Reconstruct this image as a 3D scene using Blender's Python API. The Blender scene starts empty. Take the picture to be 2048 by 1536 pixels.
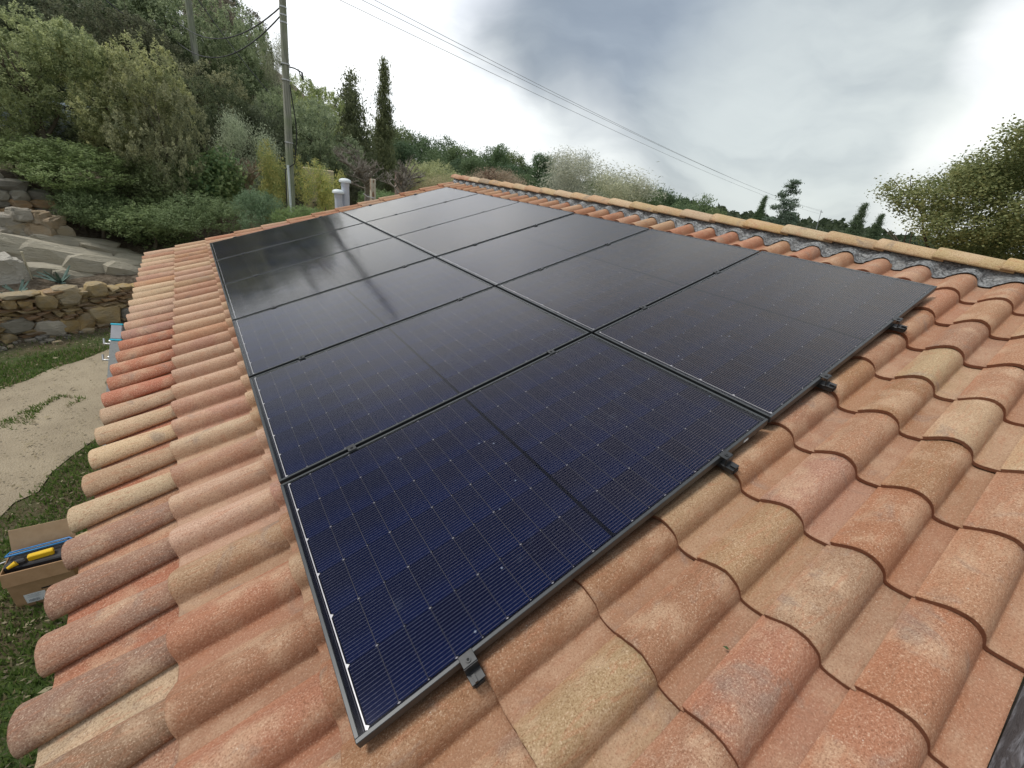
import bpy, bmesh, math, random
import numpy as np
from mathutils import Vector, Matrix, noise

random.seed(7)
RS = np.random.RandomState(7)
R = math.radians
scene = bpy.context.scene
col = scene.collection

# ------------------------------------------------------------------ camera
F_PX = 829.5                       # focal length in pixels of a 2048 px wide frame
CAM = Vector((-0.12404544, -0.5395139, 1.24452012))
RX = Vector((0.8118564112, -0.5683186735, 0.1338022900))
RY = Vector((-0.1522257443, -0.4272807466, -0.8912118078))
RZ = Vector((0.5636634548, 0.7031678668, -0.4334033466))
cam = bpy.data.cameras.new('camera')
cam.sensor_width = 36; cam.sensor_fit = 'HORIZONTAL'; cam.lens = 36 * F_PX / 2048
cam.clip_start = 0.02; cam.clip_end = 5000
camo = bpy.data.objects.new('camera', cam); col.objects.link(camo)
camo.matrix_world = Matrix(((RX.x, -RY.x, -RZ.x, CAM.x), (RX.y, -RY.y, -RZ.y, CAM.y),
                            (RX.z, -RY.z, -RZ.z, CAM.z), (0, 0, 0, 1)))
scene.camera = camo

# ------------------------------------------------------------------ light
SUN_AZ, SUN_EL = -60.0, 58.0        # azimuth from +Y towards +X
def dirv(az, el):
    a, e = R(az), R(el)
    return Vector((math.sin(a) * math.cos(e), math.cos(a) * math.cos(e), math.sin(e)))

def make_world():
    w = bpy.data.worlds.new('World'); scene.world = w; w.use_nodes = True
    nt = w.node_tree; N = nt.nodes; L = nt.links; N.clear()
    out = N.new('ShaderNodeOutputWorld')
    sky = N.new('ShaderNodeTexSky'); sky.sky_type = 'NISHITA'; sky.sun_disc = False
    sky.sun_elevation = R(SUN_EL); sky.sun_rotation = R(SUN_AZ)
    bg1 = N.new('ShaderNodeBackground'); bg1.inputs[1].default_value = 0.08
    L.new(sky.outputs[0], bg1.inputs[0])
    tc = N.new('ShaderNodeTexCoord')
    n0 = N.new('ShaderNodeTexNoise'); n0.inputs['Scale'].default_value = 2.2; n0.inputs['Detail'].default_value = 5
    L.new(tc.outputs['Generated'], n0.inputs['Vector'])
    sub = N.new('ShaderNodeVectorMath'); sub.operation = 'SUBTRACT'; sub.inputs[1].default_value = (.5, .5, .5)
    L.new(n0.outputs['Color'], sub.inputs[0])
    sc = N.new('ShaderNodeVectorMath'); sc.operation = 'SCALE'; sc.inputs['Scale'].default_value = 0.30
    L.new(sub.outputs[0], sc.inputs[0])
    ad = N.new('ShaderNodeVectorMath'); ad.operation = 'ADD'
    L.new(tc.outputs['Generated'], ad.inputs[0]); L.new(sc.outputs[0], ad.inputs[1])
    nm = N.new('ShaderNodeVectorMath'); nm.operation = 'NORMALIZE'; L.new(ad.outputs[0], nm.inputs[0])
    # flattened coordinates: cloud bases stretch towards the horizon
    mp = N.new('ShaderNodeMapping'); mp.inputs['Scale'].default_value = (1.0, 1.0, 3.2)
    L.new(nm.outputs[0], mp.inputs['Vector'])
    n1 = N.new('ShaderNodeTexNoise'); n1.inputs['Scale'].default_value = 3.0; n1.inputs['Detail'].default_value = 7
    n1.inputs['Roughness'].default_value = .5
    L.new(mp.outputs[0], n1.inputs['Vector'])
    def mix(fac, a, b, mode='MIX'):
        m = N.new('ShaderNodeMix'); m.data_type = 'RGBA'; m.blend_type = mode
        for sock, v in ((m.inputs[0], fac), (m.inputs[6], a), (m.inputs[7], b)):
            if isinstance(v, (tuple, float)): sock.default_value = v
            else: L.new(v, sock)
        return m.outputs[2]
    def rng(v, a, b, c=0., d=1.):
        m = N.new('ShaderNodeMapRange'); m.interpolation_type = 'SMOOTHSTEP'
        L.new(v, m.inputs[0])
        for i, q in enumerate((a, b, c, d)): m.inputs[i + 1].default_value = q
        return m.outputs[0]
    def blob(az, el, r0, r1, amt=1.0):
        dt = N.new('ShaderNodeVectorMath'); dt.operation = 'DOT_PRODUCT'
        L.new(nm.outputs[0], dt.inputs[0]); dt.inputs[1].default_value = dirv(az, el)
        return rng(dt.outputs['Value'], math.cos(R(r1)), math.cos(R(r0)), 0, amt)
    c = mix(rng(n1.outputs['Fac'], .36, .66), (.55, .585, .59, 1), (.35, .385, .405, 1))
    c = mix(blob(51, 22, 4, 27, .9), c, (.36, .41, .465, 1))
    c = mix(blob(45, 20, 0, 14, .75), c, (.29, .345, .42, 1))
    c = mix(blob(68, 8, 3, 22, .7), c, (.66, .71, .70, 1))
    c = mix(blob(16, 28, 8, 24, .95), c, (1.45, 1.47, 1.52, 1))
    c = mix(blob(3, 4, 12, 28), c, (1.25, 1.27, 1.28, 1))
    c = mix(blob(28, 0, 6, 15, .95), c, (1.15, 1.17, 1.17, 1))
    c = mix(blob(42, 0, 3, 12, .7), c, (.92, .95, .94, 1))
    c = mix(blob(82, 15, 1, 8, .95), c, (1.12, 1.13, 1.12, 1))
    c = mix(blob(79, 5, 1, 9, .8), c, (1.02, 1.03, .99, 1))
    # an overcast sky is brightest towards the zenith
    sp = N.new('ShaderNodeSeparateXYZ'); L.new(tc.outputs['Generated'], sp.inputs[0])
    c = mix(rng(sp.outputs['Z'], .45, .9), c, (.62, .645, .69, 1))
    c = mix(blob(58, 52, 10, 34, .85), c, (1.05, 1.07, 1.09, 1))
    c = mix(1.0, c, mix(rng(n1.outputs['Fac'], .34, .66), (1.10, 1.10, 1.09, 1), (.86, .875, .90, 1)), 'MULTIPLY')
    bg2 = N.new('ShaderNodeBackground'); L.new(c, bg2.inputs[0]); bg2.inputs[1].default_value = .77
    ms = N.new('ShaderNodeMixShader'); ms.inputs[0].default_value = 0.93
    L.new(bg1.outputs[0], ms.inputs[1]); L.new(bg2.outputs[0], ms.inputs[2])
    L.new(ms.outputs[0], out.inputs[0])
make_world()
sun = bpy.data.lights.new('sun', 'SUN'); sun.energy = 1.5; sun.angle = R(14); sun.color = (1, .96, .9)
suno = bpy.data.objects.new('sun', sun); col.objects.link(suno)
suno.rotation_euler = (-dirv(SUN_AZ, SUN_EL)).to_track_quat('-Z', 'Y').to_euler()
vs = scene.view_settings
vs.view_transform = 'Standard'; vs.look = 'None'; vs.gamma = 1; vs.exposure = 0.56; vs.use_curve_mapping = False

# ------------------------------------------------------------------ helpers
def at(px, py, dist):
    """point seen at a photograph pixel, at a horizontal distance from the camera"""
    d = RX * ((px - 1024) / F_PX) + RY * ((py - 768) / F_PX) + RZ
    return CAM + d * (dist / math.hypot(d.x, d.y))
def atz(px, py, z):
    d = RX * ((px - 1024) / F_PX) + RY * ((py - 768) / F_PX) + RZ
    return CAM + d * ((z - CAM.z) / d.z)
def azdist(x, y):
    dx, dy = x - CAM.x, y - CAM.y
    return math.degrees(math.atan2(dx, dy)), math.hypot(dx, dy)

PITCH = R(17)
MROOF = Matrix(((math.cos(PITCH), 0, -math.sin(PITCH), 0), (0, 1, 0, 0),
                (math.sin(PITCH), 0, math.cos(PITCH), 0), (0, 0, 0, 1)))
def roof(u, v, n): return MROOF @ Vector((u, v, n))
GZ = -2.5

WORLDM = {}
def link(name, data, parent=None, m=None):
    o = bpy.data.objects.new(name, data); col.objects.link(o)
    m = m or Matrix.Identity(4)
    if parent is not None:
        o.parent = parent
        o.matrix_basis = WORLDM[parent].inverted() @ m
    else:
        o.matrix_basis = m
    WORLDM[o] = m.copy()
    return o
def tag(o, label=None, cat=None, group=None, kind=None):
    if label: o['label'] = label
    if cat: o['category'] = cat
    if group: o['group'] = group
    if kind: o['kind'] = kind
    return o
def T(v): return Matrix.Translation(Vector(v))
def root(name, loc, label, cat, group=None):
    return tag(link(name, None, None, T(loc)), label, cat, group)

def smooth(me, angle=None):
    me.polygons.foreach_set('use_smooth', [True] * len(me.polygons))
def mesh(name, verts, faces, mats=(), fm=None, sm=False):
    me = bpy.data.meshes.new(name); me.from_pydata([tuple(v) for v in verts], [], faces)
    for m in mats: me.materials.append(m)
    if fm is not None: me.polygons.foreach_set('material_index', fm)
    if sm: smooth(me)
    me.update(); return me

class MB:
    """collects shapes into one mesh"""
    def __init__(s): s.v = []; s.f = []; s.m = []; s.sm = []
    def add(s, vs, fs, mi=0, sm=False):
        b = len(s.v); s.v += [tuple(v) for v in vs]
        s.f += [tuple(b + i for i in f) for f in fs]; s.m += [mi] * len(fs); s.sm += [sm] * len(fs)
    def box(s, c, d, mi=0, rot=None, bev=0.0):
        x, y, z = d[0] / 2, d[1] / 2, d[2] / 2
        if bev > 0:
            b = min(bev, x * .9, y * .9, z * .9); vs = []
            for sz in (-1, 1):
                for (zz, o) in (((sz * (z - b)), 0), ((sz * z), b)) if sz > 0 else (((sz * z), b), ((sz * (z - b)), 0)):
                    X, Y = x - o, y - o
                    vs += [(-X + b, -Y, zz), (X - b, -Y, zz), (X, -Y + b, zz), (X, Y - b, zz),
                           (X - b, Y, zz), (-X + b, Y, zz), (-X, Y - b, zz), (-X, -Y + b, zz)]
            fs = [tuple(range(7, -1, -1)), tuple(range(24, 32))]
            for k in range(3):
                for i in range(8):
                    j = (i + 1) % 8; fs.append((k * 8 + i, k * 8 + j, k * 8 + 8 + j, k * 8 + 8 + i))
        else:
            vs = [(-x, -y, -z), (x, -y, -z), (x, y, -z), (-x, y, -z), (-x, -y, z), (x, -y, z), (x, y, z), (-x, y, z)]
            fs = [(3, 2, 1, 0), (4, 5, 6, 7), (0, 1, 5, 4), (1, 2, 6, 5), (2, 3, 7, 6), (3, 0, 4, 7)]
        c = Vector(c)
        vs = [(rot @ Vector(v) if rot else Vector(v)) + c for v in vs]
        s.add(vs, fs, mi)
    def tube(s, pts, rad, n=8, mi=0, cap=True):
        pts = [Vector(p) for p in pts]
        if not hasattr(rad, '__len__'): rad = [rad] * len(pts)
        vs = []; fs = []; up = None
        for i, p in enumerate(pts):
            t = (pts[min(i + 1, len(pts) - 1)] - pts[max(i - 1, 0)]).normalized()
            if up is None: up = Vector((0, 0, 1)) if abs(t.z) < .9 else Vector((1, 0, 0))
            a = t.cross(up).normalized(); b = a.cross(t).normalized(); up = b
            for k in range(n):
                q = 2 * math.pi * k / n
                vs.append(p + (a * math.cos(q) + b * math.sin(q)) * rad[i])
        for i in range(len(pts) - 1):
            for k in range(n):
                k2 = (k + 1) % n
                fs.append((i * n + k, i * n + k2, (i + 1) * n + k2, (i + 1) * n + k))
        s.add(vs, fs, mi, True)
        if cap: s.add(vs[:n], [tuple(range(n))], mi); s.add(vs[-n:], [tuple(range(n - 1, -1, -1))], mi)
    def mesh(s, name, mats):
        me = mesh(name, s.v, s.f, mats, s.m)
        me.polygons.foreach_set('use_smooth', s.sm); me.update(); return me

# ------------------------------------------------------------------ materials
class Mat:
    def __init__(s, name, rough=.8, color=(.5, .5, .5), metal=0, spec=.5):
        s.m = bpy.data.materials.new(name); s.m.use_nodes = True
        s.nt = s.m.node_tree; s.N = s.nt.nodes; s.L = s.nt.links
        s.b = s.N['Principled BSDF']
        s.b.inputs['Base Color'].default_value = (*color, 1)
        s.b.inputs['Roughness'].default_value = rough
        s.b.inputs['Metallic'].default_value = metal
        s.b.inputs['Specular IOR Level'].default_value = spec
        s.tc = None
    def coord(s, kind='Object', scale=(1, 1, 1), rnd=True):
        tc = s.N.new('ShaderNodeTexCoord'); v = tc.outputs[kind]
        if rnd:
            oi = s.N.new('ShaderNodeObjectInfo')
            m = s.N.new('ShaderNodeVectorMath'); m.operation = 'MULTIPLY_ADD'
            cb = s.N.new('ShaderNodeCombineXYZ')
            for i in range(3): s.L.new(oi.outputs['Random'], cb.inputs[i])
            s.L.new(cb.outputs[0], m.inputs[0]); m.inputs[1].default_value = (37., 91., 53.); s.L.new(v, m.inputs[2])
            v = m.outputs[0]
        mp = s.N.new('ShaderNodeMapping'); mp.inputs['Scale'].default_value = scale
        s.L.new(v, mp.inputs['Vector']); return mp.outputs[0]
    def noise(s, vec, scale, detail=4, rough=.55, dist=0):
        n = s.N.new('ShaderNodeTexNoise'); s.L.new(vec, n.inputs['Vector'])
        n.inputs['Scale'].default_value = scale; n.inputs['Detail'].default_value = detail
        n.inputs['Roughness'].default_value = rough; n.inputs['Distortion'].default_value = dist
        return n.outputs['Fac']
    def voronoi(s, vec, scale, feature='F1', out='Distance'):
        n = s.N.new('ShaderNodeTexVoronoi'); n.feature = feature; s.L.new(vec, n.inputs['Vector'])
        n.inputs['Scale'].default_value = scale; return n.outputs[out]
    def rng(s, v, a, b, c=0., d=1.):
        m = s.N.new('ShaderNodeMapRange'); m.interpolation_type = 'SMOOTHSTEP'; s.L.new(v, m.inputs[0])
        for i, q in enumerate((a, b, c, d)): m.inputs[i + 1].default_value = q
        return m.outputs[0]
    def _set(s, sock, v):
        if isinstance(v, tuple): sock.default_value = (*v, 1) if len(v) == 3 else v
        elif isinstance(v, (int, float)): sock.default_value = v
        else: s.L.new(v, sock)
    def mix(s, fac, a, b, mode='MIX'):
        m = s.N.new('ShaderNodeMix'); m.data_type = 'RGBA'; m.blend_type = mode
        s._set(m.inputs[0], fac); s._set(m.inputs[6], a); s._set(m.inputs[7], b); return m.outputs[2]
    def math(s, op, a, b=0.0):
        m = s.N.new('ShaderNodeMath'); m.operation = op
        s._set(m.inputs[0], a); s._set(m.inputs[1], b); return m.outputs[0]
    def ocol(s):
        return s.N.new('ShaderNodeObjectInfo').outputs['Color']
    def color(s, v): s._set(s.b.inputs['Base Color'], v); return s
    def bump(s, v, strength, dist=.01):
        b = s.N.new('ShaderNodeBump'); b.inputs['Strength'].default_value = strength
        b.inputs['Distance'].default_value = dist; s.L.new(v, b.inputs['Height'])
        s.L.new(b.outputs[0], s.b.inputs['Normal']); return s

def m_tile(name, edge=False, channel=True):
    m = Mat(name, .88, spec=.25)
    v = m.coord(); base = m.ocol()
    big = m.noise(v, 7, 3, .5)
    st = m.noise(m.coord(scale=(.55, 2.2, 1)), 13, 5, .6, 2.2)
    fine = m.noise(v, 185, 4, .85); mid = m.noise(v, 60, 4, .6)
    c = m.mix(m.rng(big, .46, .68, 0, .5), base, (.58, .41, .27))
    c = m.mix(m.rng(st, .50, .68, 0, .42), c, (.43, .185, .10))
    c = m.mix(m.rng(m.noise(v, 5.2, 4, .6, 1.), .56, .72, 0, .6), c, (.25, .20, .165))
    c = m.mix(m.rng(st, .33, .42, .16, 0), c, (.58, .45, .33))
    c = m.mix(m.rng(fine, .52, .61, 0, .95), c, m.mix(.66, c, (.14, .06, .03)))
    c = m.mix(m.rng(fine, .34, .46, .62, 0), c, (.74, .57, .42))
    c = m.mix(m.rng(mid, .68, .75, 0, .8), c, m.mix(.65, c, (.12, .055, .03)))
    c = m.mix(m.rng(m.voronoi(v, 26), .035, .05, .7, 0), c, (.62, .57, .50))
    c = m.mix(m.rng(m.voronoi(m.coord(scale=(1, 1.7, 1)), 34), .05, .075, .75, 0), c, (.14, .07, .04))
    # worn tan crest, ruddier flanks, dusty channel
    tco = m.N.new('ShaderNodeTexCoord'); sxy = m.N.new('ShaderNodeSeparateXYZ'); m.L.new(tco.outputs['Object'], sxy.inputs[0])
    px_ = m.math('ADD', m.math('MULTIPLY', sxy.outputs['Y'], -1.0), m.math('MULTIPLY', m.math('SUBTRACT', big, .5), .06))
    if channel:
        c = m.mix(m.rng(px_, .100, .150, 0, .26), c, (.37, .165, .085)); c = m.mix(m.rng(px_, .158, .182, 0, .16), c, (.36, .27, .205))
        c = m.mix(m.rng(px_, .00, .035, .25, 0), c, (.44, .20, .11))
    if edge: c = m.mix(.82, c, (.17, .058, .03))  # raw clay tone, darkened further to paint in the shade at the lip
    m.color(c); m.bump(m.math('ADD', fine, m.math('MULTIPLY', mid, 1.8)), .8, .0022)
    return m.m
M_TILE = m_tile('fired_clay'); M_COVER = m_tile('fired_clay_cover', False, False); M_EDGE = m_tile('shaded_raw_clay_edge', True)

def m_simple(name, a, b, scale=8, rough=.8, metal=0, bump=.2, bd=.003, spec=.5, obj=False, detail=5):
    m = Mat(name, rough, metal=metal, spec=spec); v = m.coord()
    n = m.noise(v, scale, detail, .6)
    c = m.mix(m.rng(n, .3, .7), a, b)
    if obj: c = m.mix(1.0, c, m.ocol(), 'MULTIPLY')
    m.color(c)
    if bump: m.bump(n, bump, bd)
    return m.m
M_FRAME = m_simple('black_anodised_frame', (.022, .026, .029), (.032, .037, .040), 30, .42, .2, 0, spec=.8)
M_GAP = m_simple('black_backsheet', (.002, .003, .010), (.003, .004, .013), 9, .6, 0, 0, spec=0)
M_RIBBON = m_simple('tinned_ribbon', (.075, .075, .10), (.11, .11, .14), 40, .6, 0, 0, spec=0)
M_BUS = m_simple('bright_bus_ribbon', (.62, .62, .64), (.48, .48, .52), 30, .4, .2, 0)
M_SOLDER = m_simple('solder_pad', (.30, .30, .34), (.24, .24, .28), 30, .5, 0, 0)
M_ALU = m_simple('brushed_aluminium', (.27, .275, .27), (.34, .345, .34), 60, .5, .15, .1, .001)
M_BLACKM = m_simple('black_clamp_metal', (.014, .015, .016), (.028, .03, .032), 50, .42, .1, 0, spec=.6)
M_STEEL = m_simple('zinc_steel', (.5, .5, .5), (.6, .6, .6), 30, .35, .7, 0)
M_CYAN = m_simple('cyan_plastic', (.03, .42, .58), (.04, .48, .64), 10, .35, 0, 0)
M_SMOKE = m_simple('grey_translucent_plastic', (.36, .36, .39), (.44, .44, .47), 10, .35, 0, 0)
M_DARK = m_simple('dark_opening', (.006, .006, .006), (.01, .01, .01), 10, .8, 0, 0)
M_PVC = m_simple('grey_pvc', (.50, .53, .60), (.56, .59, .66), 12, .45, 0, .05)
M_CAP = m_simple('pale_vent_cap', (.60, .66, .68), (.68, .73, .75), 12, .5, 0, .05)
M_WALL = m_simple('ochre_render', (.52, .43, .30), (.60, .50, .36), 25, .95, 0, .4)
M_DECK = m_simple('roof_boarding', (.07, .05, .04), (.11, .08, .06), 14, .95, 0, .3)
M_BARK = m_simple('bark', (.09, .07, .05), (.19, .16, .12), 9, .95, 0, .8, .02, obj=True)
M_POLE = None
M_CARD = m_simple('corrugated_cardboard', (.33, .20, .105), (.38, .235, .13), 18, .9, 0, .1)
M_CARDIN = m_simple('cardboard_inner', (.45, .31, .19), (.50, .35, .22), 18, .9, 0, .1)

def m_cell():
    # one wire every 10.4 mm and very fine fingers: flat print on the cell
    m = Mat('navy_silicon_cell', .6, spec=.0)
    tc = m.N.new('ShaderNodeTexCoord'); sp = m.N.new('ShaderNodeSeparateXYZ'); m.L.new(tc.outputs['Object'], sp.inputs[0])
    f = m.math('FRACT', m.math('MULTIPLY', sp.outputs['Y'], 1 / .01038))
    d = m.math('ABSOLUTE', m.math('SUBTRACT', f, .5))
    wire = m.rng(d, .022, .055, 1, 0)
    v = m.coord(rnd=False)
    bead = m.rng(m.noise(m.coord(scale=(1, 1, 1)), 160, 2, .5), .40, .62, .55, 1)
    oi = m.N.new('ShaderNodeObjectInfo')
    cc = m.mix(m.rng(oi.outputs['Random'], 0, 1, 0, .7), (.0010, .0046, .034), (.0020, .0036, .020))
    big = m.noise(m.coord(rnd=False), 2.2, 2, .5)
    cc = m.mix(m.rng(big, .45, .65, 0, .7), cc, (.0006, .0070, .056))
    wc = m.mix(bead, (.010, .014, .040), (.20, .21, .30))
    m.color(m.mix(1.0, m.mix(wire, cc, wc), m.ocol(), 'MULTIPLY'))
    return m.m
M_CELL = m_cell()

def m_glass():
    m = bpy.data.materials.new('textured_solar_glass'); m.use_nodes = True
    N = m.node_tree.nodes; L = m.node_tree.links; N.clear()
    o = N.new('ShaderNodeOutputMaterial'); tr = N.new('ShaderNodeBsdfTransparent'); gl = N.new('ShaderNodeBsdfGlossy')
    fr = N.new('ShaderNodeFresnel'); fr.inputs['IOR'].default_value = 1.72
    tr.inputs[0].default_value = (.97, .97, .98, 1)
    tc = N.new('ShaderNodeTexCoord')
    n = N.new('ShaderNodeTexNoise'); n.inputs['Scale'].default_value = 3; n.inputs['Detail'].default_value = 6
    L.new(tc.outputs['Object'], n.inputs['Vector'])
    mr = N.new('ShaderNodeMapRange'); L.new(n.outputs['Fac'], mr.inputs[0])
    for i, q in enumerate((.3, .7, .085, .14)): mr.inputs[i + 1].default_value = q
    L.new(mr.outputs[0], gl.inputs['Roughness'])
    gl.inputs[0].default_value = (1, .99, .965, 1)
    # fine prismatic texture of the glass
    nb = N.new('ShaderNodeTexNoise'); nb.inputs['Scale'].default_value = 9; nb.inputs['Detail'].default_value = 3
    L.new(tc.outputs['Object'], nb.inputs['Vector'])
    bp = N.new('ShaderNodeBump'); bp.inputs['Strength'].default_value = .05; bp.inputs['Distance'].default_value = .01
    L.new(nb.outputs['Fac'], bp.inputs['Height']); L.new(bp.outputs[0], gl.inputs['Normal'])
    mx = N.new('ShaderNodeMixShader'); ar = N.new('ShaderNodeMath'); ar.operation = 'SUBTRACT'; ar.use_clamp = True; L.new(fr.outputs[0], ar.inputs[0]); ar.inputs[1].default_value = .060   # anti-reflective coating
    L.new(ar.outputs[0], mx.inputs[0]); L.new(tr.outputs[0], mx.inputs[1]); L.new(gl.outputs[0], mx.inputs[2])
    # dust, smears and finger marks
    df = N.new('ShaderNodeBsdfDiffuse'); df.inputs[0].default_value = (.42, .50, .66, 1)
    oi = N.new('ShaderNodeObjectInfo'); cb = N.new('ShaderNodeCombineXYZ')
    L.new(oi.outputs['Random'], cb.inputs[0]); L.new(oi.outputs['Random'], cb.inputs[1])
    ma = N.new('ShaderNodeVectorMath'); ma.operation = 'MULTIPLY_ADD'; L.new(cb.outputs[0], ma.inputs[0])
    ma.inputs[1].default_value = (41, 67, 0); L.new(tc.outputs['Object'], ma.inputs[2])
    n2 = N.new('ShaderNodeTexNoise'); n2.inputs['Scale'].default_value = 3.2; n2.inputs['Detail'].default_value = 8; n2.inputs['Roughness'].default_value = .62
    L.new(ma.outputs[0], n2.inputs['Vector'])
    m2 = N.new('ShaderNodeMapRange'); L.new(n2.outputs['Fac'], m2.inputs[0])
    for i, q in enumerate((.63, .82, .0, .10)): m2.inputs[i + 1].default_value = q
    n3 = N.new('ShaderNodeTexVoronoi'); n3.inputs['Scale'].default_value = 9; L.new(ma.outputs[0], n3.inputs['Vector'])
    m3 = N.new('ShaderNodeMapRange'); L.new(n3.outputs['Distance'], m3.inputs[0])
    for i, q in enumerate((.02, .045, .35, 0.0)): m3.inputs[i + 1].default_value = q
    mm = N.new('ShaderNodeMath'); mm.operation = 'MAXIMUM'; L.new(m2.outputs[0], mm.inputs[0]); L.new(m3.outputs[0], mm.inputs[1])
    m4 = N.new('ShaderNodeMath'); m4.operation = 'ADD'; m4.inputs[1].default_value = .001; L.new(mm.outputs[0], m4.inputs[0])
    mx2 = N.new('ShaderNodeMixShader'); L.new(m4.outputs[0], mx2.inputs[0]); L.new(mx.outputs[0], mx2.inputs[1]); L.new(df.outputs[0], mx2.inputs[2])
    L.new(mx2.outputs[0], o.inputs[0])
    return m
M_GLASS = m_glass()

def m_leaf(name, trans=.45):
    m = Mat(name, .62, spec=.3)
    at_ = m.N.new('ShaderNodeAttribute'); at_.attribute_name = 'tint'
    m.color(m.mix(1.0, at_.outputs['Color'], m.ocol(), 'MULTIPLY'))
    tl = m.N.new('ShaderNodeBsdfTranslucent'); mx = m.N.new('ShaderNodeMixShader'); mx.inputs[0].default_value = trans
    m.L.new(m.b.inputs['Base Color'].links[0].from_socket, tl.inputs[0])
    out = m.N['Material Output']
    m.L.new(m.b.outputs[0], mx.inputs[1]); m.L.new(tl.outputs[0], mx.inputs[2]); m.L.new(mx.outputs[0], out.inputs[0])
    return m.m
M_LEAF = m_leaf('leaf')

def m_stone():
    m = Mat('limestone', .9, spec=.2); v = m.coord()
    n = m.noise(v, 2.5, 6, .62); f = m.noise(m.coord(scale=(1, 1, 2.6)), 9, 7, .7)
    c = m.mix(m.rng(n, .35, .68), m.ocol(), m.mix(.5, m.ocol(), (.40, .37, .31)))
    c = m.mix(m.rng(f, .55, .72, 0, .7), c, m.mix(.6, c, (.10, .075, .05)))
    c = m.mix(m.rng(f, .30, .42, .5, 0), c, (.56, .50, .40))
    m.color(c).bump(f, 1.0, .06); return m.m
M_STONE = m_stone()

def m_pole():
    m = Mat('weathered_pole_wood', .9, spec=.2); v = m.coord(scale=(1, 1, .06))
    n = m.noise(v, 34, 5, .6); g = m.noise(m.coord(), 1.5, 3)
    c = m.mix(m.rng(n, .35, .65), (.20, .205, .17), (.36, .36, .30))
    c = m.mix(m.rng(g, .4, .65, 0, .55), c, (.20, .25, .13))
    m.color(c).bump(n, .5, .01); return m.m
M_POLE = m_pole()

def m_ground():
    m = Mat('earth_and_turf', .95, spec=.15); v = m.coord(rnd=False)
    n = m.noise(v, .9, 6, .6); f = m.noise(v, 14, 6, .7); g = m.noise(v, 60, 4, .7)
    c = m.mix(m.rng(n, .38, .6), (.105, .085, .05), (.055, .085, .025))
    c = m.mix(m.rng(f, .5, .7, 0, .7), c, (.15, .12, .08)); c = m.mix(m.rng(g, .6, .72, 0, .6), c, (.24, .21, .16))
    ge = m.N.new('ShaderNodeNewGeometry'); dt = m.N.new('ShaderNodeVectorMath'); dt.operation = 'DOT_PRODUCT'; m.L.new(ge.outputs['Position'], dt.inputs[0]); dt.inputs[1].default_value = (-.4146, .91, 0)
    bank = m.rng(m.math('ADD', dt.outputs['Value'], m.math('MULTIPLY', n, 1.2)), 10.3, 11.2)
    c = m.mix(bank, c, m.mix(m.rng(f, .35, .65), (.085, .065, .045), (.19, .155, .115)))
    m.color(c).bump(f, .8, .05); return m.m
M_GROUND = m_ground()
def m_gravel():
    m = Mat('pale_gravel', .95, spec=.15); v = m.coord(rnd=False)
    n = m.noise(v, 1.3, 5, .6); f = m.noise(v, 45, 5, .75); g = m.voronoi(v, 55)
    c = m.mix(m.rng(n, .35, .65), (.37, .31, .22), (.29, .24, .17))
    c = m.mix(m.rng(f, .5, .66, 0, .55), c, (.24, .20, .14)); c = m.mix(m.rng(g, .12, .3, .5, 0), c, (.46, .42, .34))
    m.color(c).bump(g, .5, .02); return m.m
M_GRAVEL = m_gravel()

def m_flash():
    m = Mat('crinkled_lead_flashing', .42, metal=.25, spec=.6); v = m.coord(rnd=False)
    n = m.noise(m.coord(scale=(2.2, 1, 1), rnd=False), 46, 4, .6, .8); g = m.noise(v, 9, 4, .6); w = m.noise(v, 120, 3, .6)
    c = m.mix(m.rng(n, .35, .65), (.12, .125, .13), (.46, .475, .48)); c = m.mix(m.rng(g, .5, .7, 0, .5), c, (.42, .43, .42))
    m.color(c).bump(m.math('ADD', n, m.math('MULTIPLY', w, .3)), 1.0, .018); return m.m
M_FLASH = m_flash()
m = Mat('bitumen_felt', .45, spec=.6); v_ = m.coord(scale=(.4, 2.4, 1), rnd=False); n_ = m.noise(v_, 26, 6, .65, .6)
m.color(m.mix(m.rng(n_, .45, .68), (.035, .024, .022), (.17, .16, .17))).bump(n_, .9, .012); M_FELT = m.m

# ------------------------------------------------------------------ terrain
WP = Vector((-3.17, 10.1)); WD = Vector((.91, .4146)).normalized(); WN = Vector((-WD.y, WD.x))   # foot of the lower stone wall
def interp(x, xs, ys):
    if x <= xs[0]: return ys[0]
    for i in range(len(xs) - 1):
        if x <= xs[i + 1]:
            t = (x - xs[i]) / (xs[i + 1] - xs[i]); return ys[i] + (ys[i + 1] - ys[i]) * t
    return ys[-1]
def sst(x, a, b):
    t = max(0, min(1, (x - a) / (b - a))); return t * t * (3 - 2 * t)
def gz(x, y):
    az, r = azdist(x, y)
    s = (Vector((x, y)) - WP).dot(WN)
    hill = interp(s, (-.05, .25, 1.3, 2.7, 3.2, 6.0, 10., 12., 16., 30., 75., 300, 2500), (GZ, -1.72, -1.5, -1.15, -.12, 0, .12, .9, 2.2, 6.0, 14., 30, 60))
    flat = interp(r, (0, 14, 40, 120, 260, 600, 2500), (GZ, GZ, -6, -9, -6, -3, 0))
    back = 1 - sst(abs(((az + 60 + 180) % 360) - 180), 68, 92)     # the hill stands left and ahead
    k = back * (1 - sst(az, 8, 30) * (1 if az > 0 else 0))
    z = flat + (hill - flat) * k if s > -.05 else GZ if r < 14 else flat
    if s <= -.05: z = GZ + (flat - GZ)
    if r > 14: z += .25 * noise.noise(Vector((x * .15, y * .15, 3)))
    return z
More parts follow.
